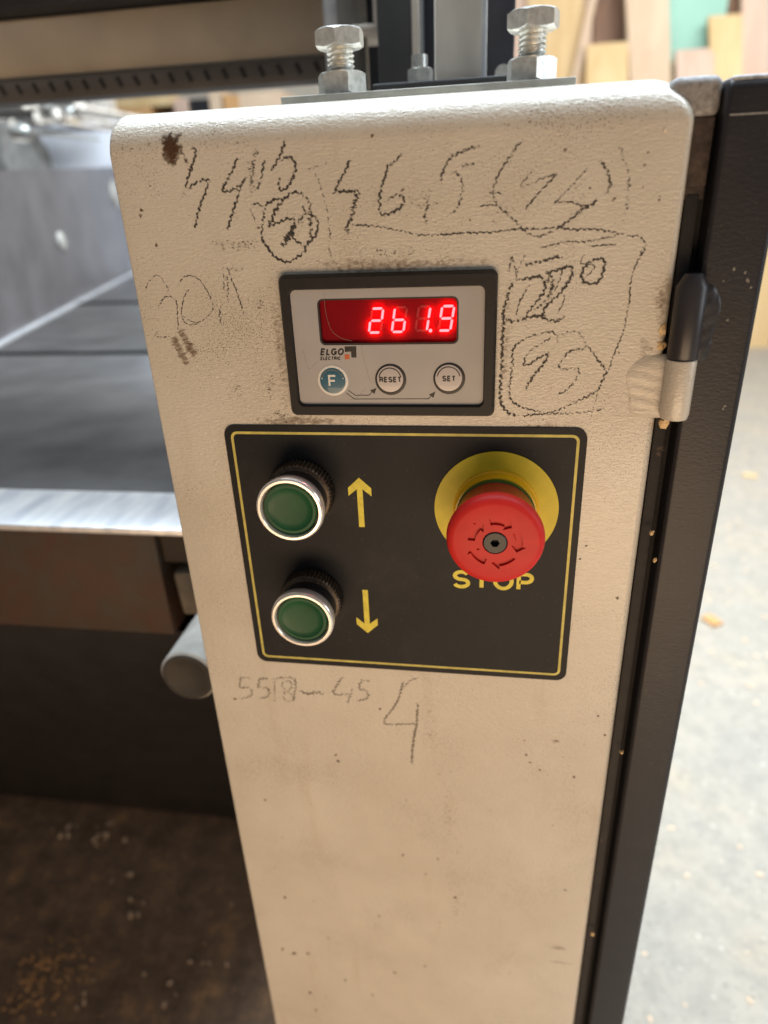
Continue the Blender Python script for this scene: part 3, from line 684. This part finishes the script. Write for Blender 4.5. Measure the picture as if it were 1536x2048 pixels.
mark('pencil_mark', D, kd, [(1.1, .57, [(880, 430), (890, 340), (960, 260), (1050, 230), (1100, 250), (1090, 340), (1050, 440), (980, 470), (900, 450), (880, 412)]), (.45, .5, [(920, 170), (870, 270), (1000, 290), (975, 350), (910, 410)])], 'pencil', label='small pencilled degree ring')
mark('pencil_mark', D, kd, [(.95, .48, [(650, 980), (600, 935), (500, 940), (380, 980), (270, 1040), (220, 1110), (215, 1250), (195, 1400), (190, 1540), (230, 1610), (330, 1660), (450, 1690), (590, 1700), (720, 1650), (850, 1590), (950, 1540), (1040, 1480), (1090, 1370), (1110, 1300), (1050, 1220), (990, 1130), (930, 1060), (890, 980), (800, 925), (650, 965)]), (.7, .42, [(600, 980), (520, 1020), (430, 1080), (350, 1150)]), (1.0, .5, [(350, 1150), (325, 1240), (380, 1240), (470, 1180), (570, 1130)]), (1.0, .5, [(570, 1140), (510, 1240), (430, 1340), (370, 1430), (340, 1495)]), (.7, .4, [(640, 970), (655, 1050)]), (.9, .48, [(920, 1090), (830, 1100), (760, 1120), (710, 1180), (660, 1260), (720, 1290), (840, 1280), (850, 1330), (800, 1420), (720, 1500), (640, 1535)])], 'pencil', label='pencil ring round a two digit number near the hinge')
G = (260, 520); kg = 5.908
mark('pencil_mark', G, kg, [(.5, .40, [(180, 360), (220, 260), (290, 190), (350, 190), (410, 270), (450, 340), (430, 400)]), (.6, .45, [(340, 550), (380, 480), (440, 430), (540, 480), (560, 600), (560, 700), (570, 770), (550, 845)]), (.5, .45, [(490, 890), (400, 912), (320, 905), (300, 885), (350, 830)])], 'pencil', label='thin pencilled three at the left edge')
mark('pencil_mark', G, kg, [(.5, .46, [(690, 350), (640, 440), (620, 540), (610, 640), (680, 700), (790, 740), (880, 700), (960, 620), (980, 530), (930, 400), (870, 300), (800, 215), (700, 185), (620, 220), (550, 330)]), (.45, .46, [(610, 660), (650, 740), (720, 765), (800, 750)])], 'pencil', label='thin pencilled nought at the left')
mark('pencil_mark', G, kg, [(.6, .42, [(1110, 140), (1110, 300), (1110, 430)]), (.6, .52, [(1150, 80), (1200, 230), (1260, 370), (1310, 520), (1345, 640)]), (.7, .40, [(1150, 170), (1160, 330), (1150, 480)]), (.7, .48, [(1065, 540), (1060, 650), (1080, 775)])], 'pencil', label='thin comma and pencilled one at the left')
mark('brown_smear', G, kg, [(3.2, .40, [(510, 910), (560, 1010), (610, 1110), (690, 1235)]), (3.2, .40, [(600, 820), (650, 930), (700, 1030), (780, 1130)])], 'brown_decal', label='two brown finger smears')
E_ = (440, 1330); ke = 3.339
mark('pencil_mark', E_, ke, [[(125, 80), (215, 90)], [(140, 80), (135, 150), (190, 150), (215, 180), (190, 215), (130, 220)], [(260, 90), (330, 90)], [(265, 90), (260, 150), (310, 150), (330, 180), (310, 215), (260, 220)], [(365, 90), (365, 250)], [(365, 90), (500, 97), (490, 240)], (1.2, .5, [(430, 110), (470, 110), (480, 150), (430, 190), (430, 230), (480, 240), (490, 210), (430, 160), (410, 130), (430, 110)])], 'pencil_faint', width=1.3, dens=.46, label='faint pencilled number under the black plate')
mark('pencil_mark', E_, ke, [(1.7, .56, [(530, 168), (590, 192), (650, 182), (705, 205)])], 'pencil_faint', label='short pencilled dash')
mark('pencil_mark', E_, ke, [[(815, 80), (760, 190), (880, 192)], [(885, 150), (850, 260)], [(940, 100), (1010, 105)], [(945, 100), (930, 160), (980, 170), (985, 220), (910, 240)]], 'pencil_faint', width=1.3, dens=.46, label='faint pencilled number right of the dash')
mark('pencil_mark', E_, ke, [[(1225, 110), (1180, 250), (1095, 380), (1190, 395), (1310, 390)], (1.3, .58, [(1320, 255), (1312, 390), (1290, 520), (1280, 660)]), (.9, .42, [(1220, 160), (1270, 105), (1330, 85)])], 'pencil_faint', width=1.1, dens=.56, label='tall pencilled four below the plate')

# ---- stains and brown patches
def smudge(bm, lay, x, y, rx, ry, dens, rot=0.0, y0=-.05, power=1.0):
    MARKN[0] += 1; y0 = y0 - .0013 * (MARKN[0] % 30)
    c = P(x, y); s = (P(x + 1, y) - P(x, y)).length; NR, NA = 4, 18; rx *= s; ry *= s * 1.12
    cv = bm.verts.new((c.x, surf(c.z) + y0, c.z)); cv[lay] = dens; prev = None
    for i in range(1, NR + 1):
        t = i / NR; ring = []
        for q in range(NA):
            a = 2 * math.pi * q / NA; jx = 1 + .15 * math.sin(3 * a + x) + .1 * math.sin(5 * a + y)
            dx, dz = rx * t * math.cos(a) * jx, ry * t * math.sin(a) * jx
            X, Z = c.x + dx * math.cos(rot) - dz * math.sin(rot), c.z + dx * math.sin(rot) + dz * math.cos(rot)
            v = bm.verts.new((X, surf(Z) + y0, Z)); v[lay] = dens * (1 - t ** (1.4 * power)); ring.append(v)
        for q in range(NA):
            if prev: bm.faces.new((prev[q], prev[(q + 1) % NA], ring[(q + 1) % NA], ring[q]))
            else: bm.faces.new((cv, ring[q], ring[(q + 1) % NA]))
        prev = ring
def stains(name, m, items, label=None):
    if name in ('dirt_fleck', 'rust_stain'): groups = [items]
    else: groups = [[it] for it in items]
    for g in groups:
        bm = BM(); lay = bm.verts.layers.float.new('dens')
        for it in g: smudge(bm, lay, *it)
        obj(name, bm, M[m], cab, fix=False, label=label, kind='stuff' if name == 'dirt_fleck' else None)
stains('rust_stain', 'rust', [(341, 298, 25, 30, .66, .1, -.05, 2.2), (338, 284, 20, 18, .60), (352, 272, 20, 10, .45), (346, 306, 13, 14, .6), (372, 322, 6, 20, .44, .25), (380, 338, 4, 8, .4)], 'dark brown rust blot under the top fold')
stains('graphite_smudge', 'dots', [(470, 490, 130, 26, .42), (500, 350, 40, 60, .36), (590, 440, 60, 60, .34), (840, 400, 110, 80, .33), (790, 505, 150, 28, .38), (1000, 420, 90, 90, .33), (1160, 400, 60, 100, .32), (520, 610, 26, 90, .40), (540, 770, 30, 60, .42), (470, 780, 60, 70, .35), (560, 830, 40, 20, .46), (1090, 840, 120, 22, .34), (460, 540, 60, 30, .36), (1180, 250, 160, 40, .30), (320, 700, 40, 90, .28), (1250, 620, 40, 120, .26)], None)
stains('brown_patch', 'brown_decal', [(780, 532, 230, 20, .42), (560, 700, 16, 150, .34), (600, 842, 130, 12, .50), (1090, 856, 90, 12, .38), (1010, 690, 16, 130, .28), (1325, 600, 22, 60, .40), (1290, 700, 22, 30, .34), (860, 1460, 26, 110, .17, .12), (900, 1640, 34, 170, .16, .05), (912, 1800, 30, 100, .18), (640, 232, 22, 7, .34), (1320, 900, 14, 22, .30), (1115, 1895, 24, 10, .42), (1120, 1925, 30, 6, .36), (1110, 1482, 16, 6, .40)], None)  # brown bands round the display and plate edges, grime streaks lower down
fl = [(355, 270), (297, 288), (744, 271), (1130, 300), (1296, 305), (1290, 330), (1320, 393), (1318, 400), (1286, 375), (1180, 376), (1228, 398), (313, 490), (283, 420), (281, 432), (300, 372), (517, 456), (805, 380), (940, 440), (1078, 852), (1238, 705), (1160, 1118), (1172, 1092), (1302, 790), (470, 1398), (758, 1832), (876, 1718), (806, 1710), (852, 1748), (565, 1898), (588, 1907), (616, 1907), (657, 1876), (910, 1795), (1052, 1510), (1080, 1540), (1060, 1525), (1130, 1780), (1148, 1554), (620, 1985), (632, 2020), (745, 1990), (690, 1960), (850, 1932), (790, 1945), (1196, 1432), (1234, 1196), (672, 1510), (676, 1522), (760, 1418), (1210, 1470), (1203, 1682), (570, 1795), (530, 1600)]
stains('dirt_fleck', 'fleck', [(x, y, random.uniform(2.0, 4.6), random.uniform(2.2, 5.5), random.uniform(.45, .75), random.uniform(0, 3)) for x, y in fl] + [(random.uniform(560, 1150), random.uniform(1480, 2040), random.uniform(1.2, 2.6), random.uniform(1.2, 3), random.uniform(.3, .6), 0) for _ in range(18)], None)
pale = plain('chipped_pale_paint', (.72, .62, .5), .5)
for x, y in ((1107, 1652), (1050, 1482), (1172, 1803), (540, 1975), (1330, 260)):
    c = P(x, y); bm = BM(); blob(bm, (c.x, -.2, c.z), (.7, .5, .9), x, 1); obj('paint_chip', bm, pale, cab)
# crumbs of wood caught in the hinge and the seal
crumb = M['wood_yellow']
for x, y, r in ((1323, 660, 2.2), (1322, 690, 2.4), (1328, 846, 2.4), (1243, 1504, 1.4), (1303, 1066, 1.3), (1185, 1868, 1.3), (1310, 1120, 1.0)):
    c = P(x, y, 1.0); bm = BM(); blob(bm, (c.x, 1.0, c.z), (r * .9, r * .8, r * random.uniform(.8, 1.5)), int(x), 2, .3)
    obj('wood_crumb', bm, crumb, cab)

bm = BM()
for _ in range(34):
    c = P(random.uniform(1290, 1500), random.uniform(420, 1900), -1.0)
    if 81 < c.x < 101: r = random.uniform(.18, .5); blob(bm, (c.x, -1.0, c.z), (r, r * .5, r * random.uniform(.7, 1.6)), random.randint(0, 99), 1, .3)
for x, y in ((1468, 538), (1490, 545), (1497, 562), (1502, 575), (1494, 560), (1450, 812), (1446, 818), (1455, 640)):
    c = P(x, y, -1.0); blob(bm, (c.x, -1.0, c.z), (.55, .3, .7), x, 1, .3)
obj('dust_specks', bm, plain('grey_dust_speck', (.24, .22, .19), .8), dr, kind='stuff')

# ================================================================== planing machine
pm = thing('planing_machine', (-420, 600, FLOOR), 'dark steel planing machine with rusty table edge, beige beam and columns behind the cabinet', 'planing machine')
TZ, TY = -98.0, 150.0
yb = PZ(170, 981, TZ).y; y2 = PZ(150, 709, TZ).y; y3 = PZ(210, 606, TZ).y
bm = BM(); box(bm, -1500, -110, TY, yb, TZ - 6, TZ, 1.2); obj('table_lip', bm, M['steel_bright'], pm, 40)
bm = BM(); box(bm, -1500, -110, yb + .3, y2, TZ - 30, TZ - .6, .8); obj('table_plate', bm, M['steel_table'], pm, 40, label='front table plate')
bm = BM(); box(bm, -1500, -110, y2 + 26.2, y2 + 2100, TZ - 30, TZ - .3, .8); obj('table_plate', bm, M['steel_table'], pm, 40, label='rear table plate')
s0, s1 = PZ(150, 607, TZ), PZ(275, 603, TZ)
bm = BM(); box(bm, s0.x, s1.x + 60, s0.y - 24, s0.y + 24, TZ - .28, TZ - .1); obj('table_slot', bm, M['black_gap'], pm)
bm = BM(); box(bm, -1500, -110, y2 - .5, y2 + 26, TZ - 20, TZ - .45); obj('table_joint', bm, M['black_gap'], pm)
zl = P(150, 1259, TY).z; xr = P(322, 1150, TY).x
bm = BM(); box(bm, -1500, xr, TY + 1, TY + 60, zl, TZ - 6.2, 1.0); obj('table_edge', bm, M['rusty'], pm, 40)
a = P(325, 1080, TY + 6); b = P(372, 1128, TY + 6)
bm = BM(); box(bm, xr + 1, -130, TY + 6, TY + 60, b.z, TZ - 6.2, 3); obj('edge_step', bm, M['rusty'], pm, 40)
a = P(345, 1138, 150); b = P(352, 1222, 150)
bm = BM(); box(bm, a.x, -130, 150, 190, b.z, a.z, 3, rot=Matrix.Rotation(-.06, 3, 'Y')); obj('clamp_block', bm, plain('oily_steel_block', (.20, .17, .13), .45, .2, var=.3, scale=60), pm, 40)
c = P(376, 1354, 62); rr = 58 / F * ((c - CAMP).dot(FWD))
bm = BM(); lathe(bm, c.x, c.z, [(rr - 1.5, 62), (rr, 63.5), (rr, 260)], 48, True, True)
rs = obj('roller_shaft', bm, plain('shaft_steel', (.42, .40, .36), .5, var=.2, scale=50), pm, 40)
bm = BM(); lathe(bm, c.x, c.z, [(rr - 1.7, 61.5), (rr - 2.2, 60.8), (rr - 6, 60.6), (rr - 7, 61.2), (1, 61.2)], 48, False, True); obj('end_face', bm, plain('dark_end', (.035, .030, .025), .6, var=.3, scale=60), rs, 40)  # end face coloured darker than the side of the shaft
bm = BM(); n = 16; fr = []
for i in range(n + 1):
    t = i / n; z = zl - 1 + (FLOOR - zl + 1) * t; y = TY + 8 + 290 * (t ** 1.25); fr.append((y, z))
vsA = [[bm.verts.new((x, y, z)) for y, z in fr] + [bm.verts.new((x, 620, FLOOR)), bm.verts.new((x, 620, zl - 1))] for x in (-1500, -110)]
for i in range(len(vsA[0]) - 1): bm.faces.new((vsA[0][i], vsA[0][i + 1], vsA[1][i + 1], vsA[1][i]))
bm.faces.new(vsA[0][::-1]); bm.faces.new(vsA[1])
obj('base_cover', bm, M['dark_cover'], pm, 40)
# far cheek plate standing on the table
def zat(pt, ytarget):
    lo, hi = TZ, TZ + 900
    for _ in range(50):
        m = (lo + hi) / 2
        if PIX((pt[0], pt[1], m))[1] > ytarget: lo = m
        else: hi = m
    return lo
c0, c1 = PZ(-60, 720, TZ), PZ(268, 545, TZ); dch = (c1 - c0); dch.z = 0; L = dch.length; dch.normalize()
nch = Vector((-dch.y, dch.x, 0))
if (c0 - CAMP).dot(nch) < 0: nch = -nch
za, zb = zat(c0, 362), zat(c1, 331)
def quad_plate(bm, p0, p1, z0a, z1a, z1b, th, nv):
    q = [Vector((p0.x, p0.y, z0a)), Vector((p1.x, p1.y, z0a)), Vector((p1.x, p1.y, z1b)), Vector((p0.x, p0.y, z1a))]
    f = [bm.verts.new(v) for v in q]; g = [bm.verts.new(v + nv * th) for v in q]
    bm.faces.new(f); bm.faces.new(g[::-1])
    for i in range(4): bm.faces.new((f[i], g[i], g[(i + 1) % 4], f[(i + 1) % 4]))
bm = BM(); quad_plate(bm, c0 - dch * 300, c1 + dch * 120, TZ, za, zb, 14, nch)
ck = obj('cheek_plate', bm, M['cheek'], pm)
bm = BM(); e0, e1 = c0 - dch * 300 - nch * 9, c1 + dch * 120 - nch * 9
quad_plate(bm, e0, e1, TZ, TZ + 5, TZ + 5, 8.5, nch); obj('cheek_foot', bm, M['steel_bright'], ck)
for bx, by, br_ in ((121, 482, 15), (228, 388, 22)):
    d = _ray(bx, by); t = (c0 - CAMP).dot(nch) / d.dot(nch); q = CAMP + d * t; r_ = br_ / F * ((q - CAMP).dot(FWD)) * 1.15
    bm = BM(); rod(bm, q + nch * 2, q - nch * 6, r_, 24); rod(bm, q - nch * 6, q - nch * 9, r_ * .7, 24); obj('round_cap', bm, M['knob'], ck, 40)
# beam over the table
BY = 430.0
x1b = P(652, 80, BY).x; zt_ = P(300, 12, BY).z; zm = P(300, 141, BY).z; zbt = P(300, 188, BY).z
bm = BM(); box(bm, -1600, x1b, BY, BY + 30, zm + .5, zt_, 3); obj('cross_beam', bm, M['beige_old'], pm, 40)
bm = BM(); box(bm, -1600, x1b + 60, BY - 30, BY + 120, zt_ + 1, zt_ + 320, 3); obj('upper_beam', bm, M['black_beam'], pm, 40)
bm = BM(); box(bm, -1600, x1b + 2, BY - 8, BY + 22, zbt, zm, 2); stp = obj('slotted_strip', bm, M['strip'], pm, 40)
dx = (P(480, 160, BY).x - P(444, 160, BY).x)
for i in range(26):
    x = x1b - 8 - dx * i; zc = zbt + (zm - zbt) * .60
    bm = BM(); box(bm, x - 2.2, x + 2.2, BY - 8.6, BY - 7, zc - 5.5, zc + 4, .4, 1, rot=Matrix.Rotation(-.45, 3, 'Y')); obj('slot', bm, M['rubber'], stp)
# columns, rods and fixings behind the bolts
def post(name, xa, xb, Y, m, dy=30, bev=2, ztop=620, zbot=TZ - 200):
    p, q = P(xa, 90, Y), P(xb, 90, Y); bm = BM(); box(bm, p.x, q.x, Y, Y + dy, zbot, ztop, bev); return obj(name, bm, M[m], pm, 40)
post('column', 755, 838, 300, 'column_grey', 90)
post('column_edge', 824, 838, 296, 'pale_steel', 3.5, 1)
post('column', 838, 872, 340, 'navy', 40)
post('guide_bar', 868, 972, 215, 'pale_steel', 22, 3)
post('guide_bar_edge', 963, 973, 211, 'steel_bright', 3.5, 1)
post('column', 968, 1029, 262, 'navy', 60)
for xc, r_ in ((668, 9), (703, 13)):
    p = P(xc, 40, 380); bm = BM(); rod(bm, (p.x, p.y, TZ - 100), (p.x, p.y, 640), r_, 24); obj('guide_rod', bm, M['steel_grey'] if r_ > 10 else M['steel_bright'], pm, 40)
p = P(735, 42, 370); bm = BM(); box(bm, p.x - 14, p.x + 16, 362, 420, p.z - 10, p.z - 3, 2); box(bm, p.x + 6, p.x + 16, 362, 420, p.z - 3, p.z + 40, 2); obj('bracket', bm, M['pale_steel'], pm, 40)
post('back_panel', 640, 770, 470, 'black_beam', 20)
p = P(841, 150, 200); bm = BM(); hexa(bm, p.x, 200, p.z - 9, p.z + 3.5, 8.2, .3); q2 = P(838, 122, 200); lathe(bm, p.x - .5, 0, [(5.2, p.z + 3), (5.2, q2.z + 3)], 20, True, True, 'Z', 200); obj('bolt_and_nut', bm, M['zinc'], pm, 35)
p = P(843, 163, 200); bm = BM(); box(bm, p.x - 30, p.x + 60, 188, 214, p.z - 40, p.z - 1, 1); obj('bracket', bm, M['column_grey'], pm)
p = P(1006, 147, 240); bm = BM(); rod(bm, (p.x, 262, p.z), (p.x, 240, p.z), 5.5, 20); obj('bolt_and_nut', bm, M['zinc'], pm, 40)
# fittings seen under the beam at the far left
for (xa, ya), (xb, yb_), r_, m in (((-40, 262), (45, 268), 16, 'pale_steel'), ((30, 232), (80, 212), 9, 'zinc'), ((85, 235), (160, 206), 9, 'zinc'), ((78, 205), (100, 240), 8, 'zinc'), ((-40, 234), (60, 236), 10, 'steel_grey'), ((-60, 345), (60, 325), 40, 'steel_grey')):
    r_ *= 3.4; p, q = P(xa, ya, 2120), P(xb, yb_, 2120); bm = BM(); rod(bm, p, q, r_, 20); obj('clamp_rod', bm, M[m], pm, 40)
for i, (x, y, rx, rz) in enumerate(((52, 212, 10, 8), (92, 214, 12, 9), (118, 232, 11, 12), (40, 262, 26, 14), (78, 240, 10, 14), (140, 222, 22, 7), (160, 214, 14, 9))):
    q = P(x, y, 1700); k_ = (q - CAMP).dot(FWD) / F; bm = BM(); blob(bm, (q.x, q.y, q.z), (rx * k_, 20, rz * k_), i, 2, .2); rod(bm, q, q + Vector((0, 420, 0)), 6, 8)
    obj('clamp_nut', bm, M['zinc'] if i % 2 else M['pale_steel'], pm, 60)
p, q = P(-60, 240, 1760), P(150, 203, 1760); bm = BM(); box(bm, p.x, q.x, 1760, 1800, p.z, q.z, 6); obj('dark_bar', bm, M['strip'], pm, 40)
p = P(62, 320, 2190); bm = BM(); box(bm, p.x - 700, p.x, 2190, 2205, FLOOR, P(20, 245, 2190).z, 2); obj('dark_void_sheet', bm, M['black_beam'], pm)  # black sheet put in for the unlit void between the fittings

# ================================================================== things behind the machine
# white bin
BYY = 2250.0
l, r_, t_ = P(62, 255, BYY), P(330, 246, BYY), P(150, 247, BYY)
bin_ = thing('white_bin', ((l.x + r_.x) / 2, BYY + 200, FLOOR), 'white sheet metal bin with raised rim and wood scraps on top behind the planer', 'bin')
bm = BM(); box(bm, l.x + 14, r_.x, BYY, BYY + 380, FLOOR, t_.z - 14, 3); obj('body', bm, M['white_bin'], bin_, 40)
bm = BM(); box(bm, l.x, r_.x + 10, BYY - 14, BYY + 390, t_.z - 14, t_.z, 3); obj('rim', bm, M['white_bin'], bin_, 40)
bm = BM(); box(bm, l.x, l.x + 14, BYY - 14, BYY, FLOOR, t_.z - 14, 2); obj('corner_post', bm, M['white_bin'], bin_, 40)
labs = ['small tan wood scrap lying on the white bin near its left corner', 'pale knotty wood scrap on the white bin, next to the tan one', 'yellowish wood scrap in the middle of the white bin', 'pinkish wood scrap on the white bin, right of the yellowish one']
for i, (x, wd, m) in enumerate(((95, 34, 'wood_orange'), (122, 30, 'wood_pale'), (150, 36, 'wood_yellow'), (172, 30, 'wood_pink'))):
    p = P(x, 240, BYY + 40); bm = BM(); h = (22, 30, 46, 36)[i]
    box(bm, p.x - wd * .55, p.x + wd * .55, BYY + 20, BYY + 90, t_.z, t_.z + h, 3, rot=Matrix.Rotation(.15 * (i - 1.5), 3, 'Z'))
    obj('wood_scrap', bm, M[m], base=(p.x, BYY + 55, t_.z), label=labs[i], cat='wood scrap', group='wood scraps on the white bin')
p, q = P(176, 200, 2700), P(216, 200, 2700)
bm = BM(); box(bm, p.x, q.x, 2700, 2760, FLOOR, P(190, 120, 2700).z, 3); obj('steel_post', bm, M['pale_steel'], base=(p.x, 2700, FLOOR), label='pale grey upright post right of the white bin', cat='post')
# bench with timber behind
KY = 3000.0
zb_ = P(300, 246, KY).z
l, r_ = P(205, 240, KY), P(760, 240, KY)
bench = thing('work_bench', ((l.x + r_.x) / 2, KY + 300, FLOOR), 'grey work bench carrying sawn timber behind the planer', 'bench')
bm = BM(); box(bm, l.x, r_.x, KY, KY + 600, zb_ - 40, zb_, 4); obj('bench_top', bm, M['grey_bench'], bench)
for lx in (l.x + 30, r_.x - 100):
    for ly in (KY + 20, KY + 510): bm = BM(); box(bm, lx, lx + 70, ly, ly + 70, FLOOR, zb_ - 41, 3); obj('leg', bm, M['grey_bench'], bench)
beams = [(215, 300, 246, 214, 'wood_orange', 'dark orange timber at the left end of the bench, lowest of its stack'), (215, 345, 213, 190, 'wood_yellow', 'light timber lying on the dark orange one'), (352, 372, 246, 196, 'wood_pink', 'narrow pinkish timber end beside the light one'), (424, 446, 246, 182, 'wood_pale', 'slim pale upright offcut on the bench'), (448, 478, 246, 188, 'wood_orange', 'orange offcut right of the slim pale one'), (482, 560, 246, 180, 'wood_pale', 'broad pale timber at the right of the bench')]
for x0, x1, y0, y1, m, lab in beams:
    a_, b_ = P(x0, y0, KY + 60), P(x1, y1, KY + 60); zlo = zb_ if y0 == 246 else P(300, 214, KY + 60).z + 1
    bm = BM(); box(bm, a_.x, b_.x, KY + 60, KY + 420, zlo, max(b_.z, zlo + 20), 3)
    obj('sawn_timber', bm, M[m], base=((a_.x + b_.x) / 2, KY + 200, zlo), label=lab, cat='timber', group='sawn timber on the bench')
a_, b_ = P(372, 225, KY + 80), P(420, 196, KY + 80)
bm = BM(); box(bm, a_.x + 4, b_.x - 4, KY + 80, KY + 300, zb_, b_.z, 8); obj('tool_case', bm, M['black_beam'], base=(a_.x, KY + 80, zb_), label='black case between the timbers on the bench', cat='tool case')

# boards leaning against the far wall: pixel span at the top of the photograph, foot on the floor
def lean(x0t, x1t, x0b, x1b, ytop, Y, m, label, th=38):
    ytop0 = ytop if ytop > 0 else -160
    Yt = Y + 110
    def at(x, y, yy): return P(x, y, yy)
    tl_, tr_ = at(x0t, ytop0, Yt), at(x1t, ytop0, Yt); ml, mr = at(x0b, 170, Y + 60), at(x1b, 170, Y + 60)
    H = (tl_.z + tr_.z) / 2; zmid = (ml.z + mr.z) / 2; k_ = (FLOOR - zmid) / (H - zmid) if abs(H - zmid) > 1 else 0
    def ext(a, b): return a.x + (a.x - b.x) * 0
    slopeL = (tl_.x - ml.x) / (H - zmid); slopeR = (tr_.x - mr.x) / (H - zmid)
    bl_ = Vector((ml.x - slopeL * (zmid - FLOOR) * .3, Y, FLOOR)); br_ = Vector((mr.x - slopeL * (zmid - FLOOR) * .3, Y, FLOOR))
    T0, T1 = Vector((tl_.x, Yt, H)), Vector((tr_.x, Yt, H)); Mi0, Mi1 = Vector((ml.x, Y + 60, zmid)), Vector((mr.x, Y + 60, zmid))
    bm = BM(); rows = []
    for a, b in ((bl_, br_), (Mi0, Mi1), (T0, T1)):
        rows.append([bm.verts.new(v) for v in (a, b, b + Vector((0, th, 0)), a + Vector((0, th, 0)))])
    for p, q in zip(rows, rows[1:]):
        for i in range(4): bm.faces.new((p[i], p[(i + 1) % 4], q[(i + 1) % 4], q[i]))
    bm.faces.new(rows[0][::-1]); bm.faces.new(rows[-1])
    obj('leaning_board', bm, M[m], base=((bl_.x + br_.x) / 2, Y, FLOOR), label=label, cat='board', group='boards leaning against the far wall')
lean(1026, 1064, 1026, 1052, -1, 4130, 'wood_pink', 'narrow pinkish board beside the dark machine column')
lean(1060, 1168, 1050, 1170, -1, 4100, 'wood_yellow', 'wide yellow board behind the right bolt')
lean(1166, 1192, 1168, 1180, -1, 4140, 'wood_pink', 'slim pinkish board between the wide yellow board and the slanted stick')
lean(1192, 1246, 1186, 1250, -1, 4200, 'wood_brown', 'brown strip standing for the dark gap behind the slanted stick', 25)  # brown strip put in for the shaded gap between boards
lean(1214, 1228, 1140, 1156, -1, 4050, 'wood_pale', 'thin pale stick leaning at a slant', 25)
lean(1174, 1256, 1172, 1256, 86, 3980, 'wood_yellow', 'short yellow board with its top below the slanted stick')
lean(1242, 1332, 1262, 1342, -1, 4010, 'wood_pale', 'widest pale board leaning slightly left of the teal sheet')
lean(1346, 1362, 1344, 1358, 55, 4130, 'wood_yellow', 'narrow yellow board end under the left edge of the teal sheet')
lean(1352, 1428, 1354, 1430, 98, 4000, 'wood_pink', 'short pinkish board in front of the teal sheet')
lean(1418, 1484, 1424, 1484, 30, 4020, 'wood_yellow', 'yellow board right of the short pinkish one')
lean(1484, 1532, 1484, 1534, -1, 4060, 'wood_pink', 'tall pinkish board near the right edge of the photo')
lean(1536, 1640, 1536, 1640, 140, 4030, 'wood_yellow', 'yellow board at the far right above the machine door')
lean(1456, 1484, 1456, 1484, -1, 4180, 'wood_brown', 'brown board behind the yellow one right of the teal sheet', 25)
p, q = P(1333, 0, 4200), P(1458, 0, 4200)
bm = BM(); zt2 = P(1400, -160, 4200).z
prism(bm, [(p.x, FLOOR), (q.x, FLOOR), (q.x, zt2), (p.x, zt2)][::1], 4230, 4212); obj('teal_sheet', bm, M['teal'], base=(p.x, 4220, FLOOR), label='pale teal sheet standing behind the leaning boards', cat='sheet')

# ================================================================== chips on the floor
c = PZ(1424, 1240, FLOOR + 6); bm = BM(); box(bm, c.x - 14, c.x + 14, c.y - 20, c.y + 20, FLOOR, FLOOR + 9, 2, rot=Matrix.Rotation(.5, 3, 'Z'))
obj('wood_chip', bm, M['wood_orange'], base=(c.x, c.y, FLOOR), label='orange wood chip on the pale floor beside the door', cat='wood chip')
c = PZ(1500, 950, FLOOR + 6); bm = BM(); box(bm, c.x - 22, c.x + 22, c.y - 14, c.y + 14, FLOOR, FLOOR + 8, 2, rot=Matrix.Rotation(-.3, 3, 'Z'))
obj('wood_chip', bm, M['wood_yellow'], base=(c.x, c.y, FLOOR), label='pale yellow wood chip farther back on the floor, right of the door', cat='wood chip')
def litter(name, n, xr_, yr_, smin, smax, m, lab):
    bm = BM()
    for _ in range(n):
        x, y = random.uniform(*xr_), random.uniform(*yr_); s = random.uniform(smin, smax); h = s * random.uniform(.2, .5); a = random.uniform(0, 3.14)
        box(bm, x - s, x + s, y - s * .6, y + s * .6, FLOOR + .2, FLOOR + h, 0, rot=Matrix.Rotation(a, 3, 'Z'))
    return obj(name, bm, m, base=(0, 0, FLOOR), kind='stuff', label=lab)
litter('sawdust_crumbs', 170, (-900, -60), (-60, 470), 1.0, 3.4, M['wood_brown'], 'brown wood crumbs on the dirty floor at the machine foot')
litter('sawdust_crumbs', 40, (-900, -400), (-60, 250), 1, 3, M['wood_orange'], 'orange wood crumbs on the dirty floor')
def heap(name, px_c, n, rad, smin, smax, m, lab):
    bm = BM()
    for _ in range(n):
        c = PZ(*random.choice(px_c), FLOOR); x, y = random.gauss(c.x, rad), random.gauss(c.y, rad); s_ = random.uniform(smin, smax)
        box(bm, x - s_, x + s_, y - s_ * .6, y + s_ * .6, FLOOR + .2, FLOOR + s_ * random.uniform(.3, .8), 0, rot=Matrix.Rotation(random.uniform(0, 3), 3, 'Z'))
    return obj(name, bm, m, base=(0, 0, FLOOR), kind='stuff', label=lab)
heap('sawdust_heap', [(90, 1930), (60, 1985), (110, 1950)], 170, 24, .7, 2.6, M['wood_orange'], 'heap of orange sawdust on the dirty floor at the lower left')
heap('sawdust_crumbs', [(205, 1684), (130, 1662), (190, 1668), (245, 1750), (285, 1800), (490, 1790), (300, 1900), (420, 1930), (170, 1985), (350, 1980)], 34, 12, 1.5, 4.5, M['wood_pale'], 'pale wood crumbs on the dirty floor in front of the machine base')
litter('floor_crumbs', 700, (120, 1600), (0, 2600), 1.5, 6, M['wood_pale'], 'pale wood crumbs scattered over the concrete')
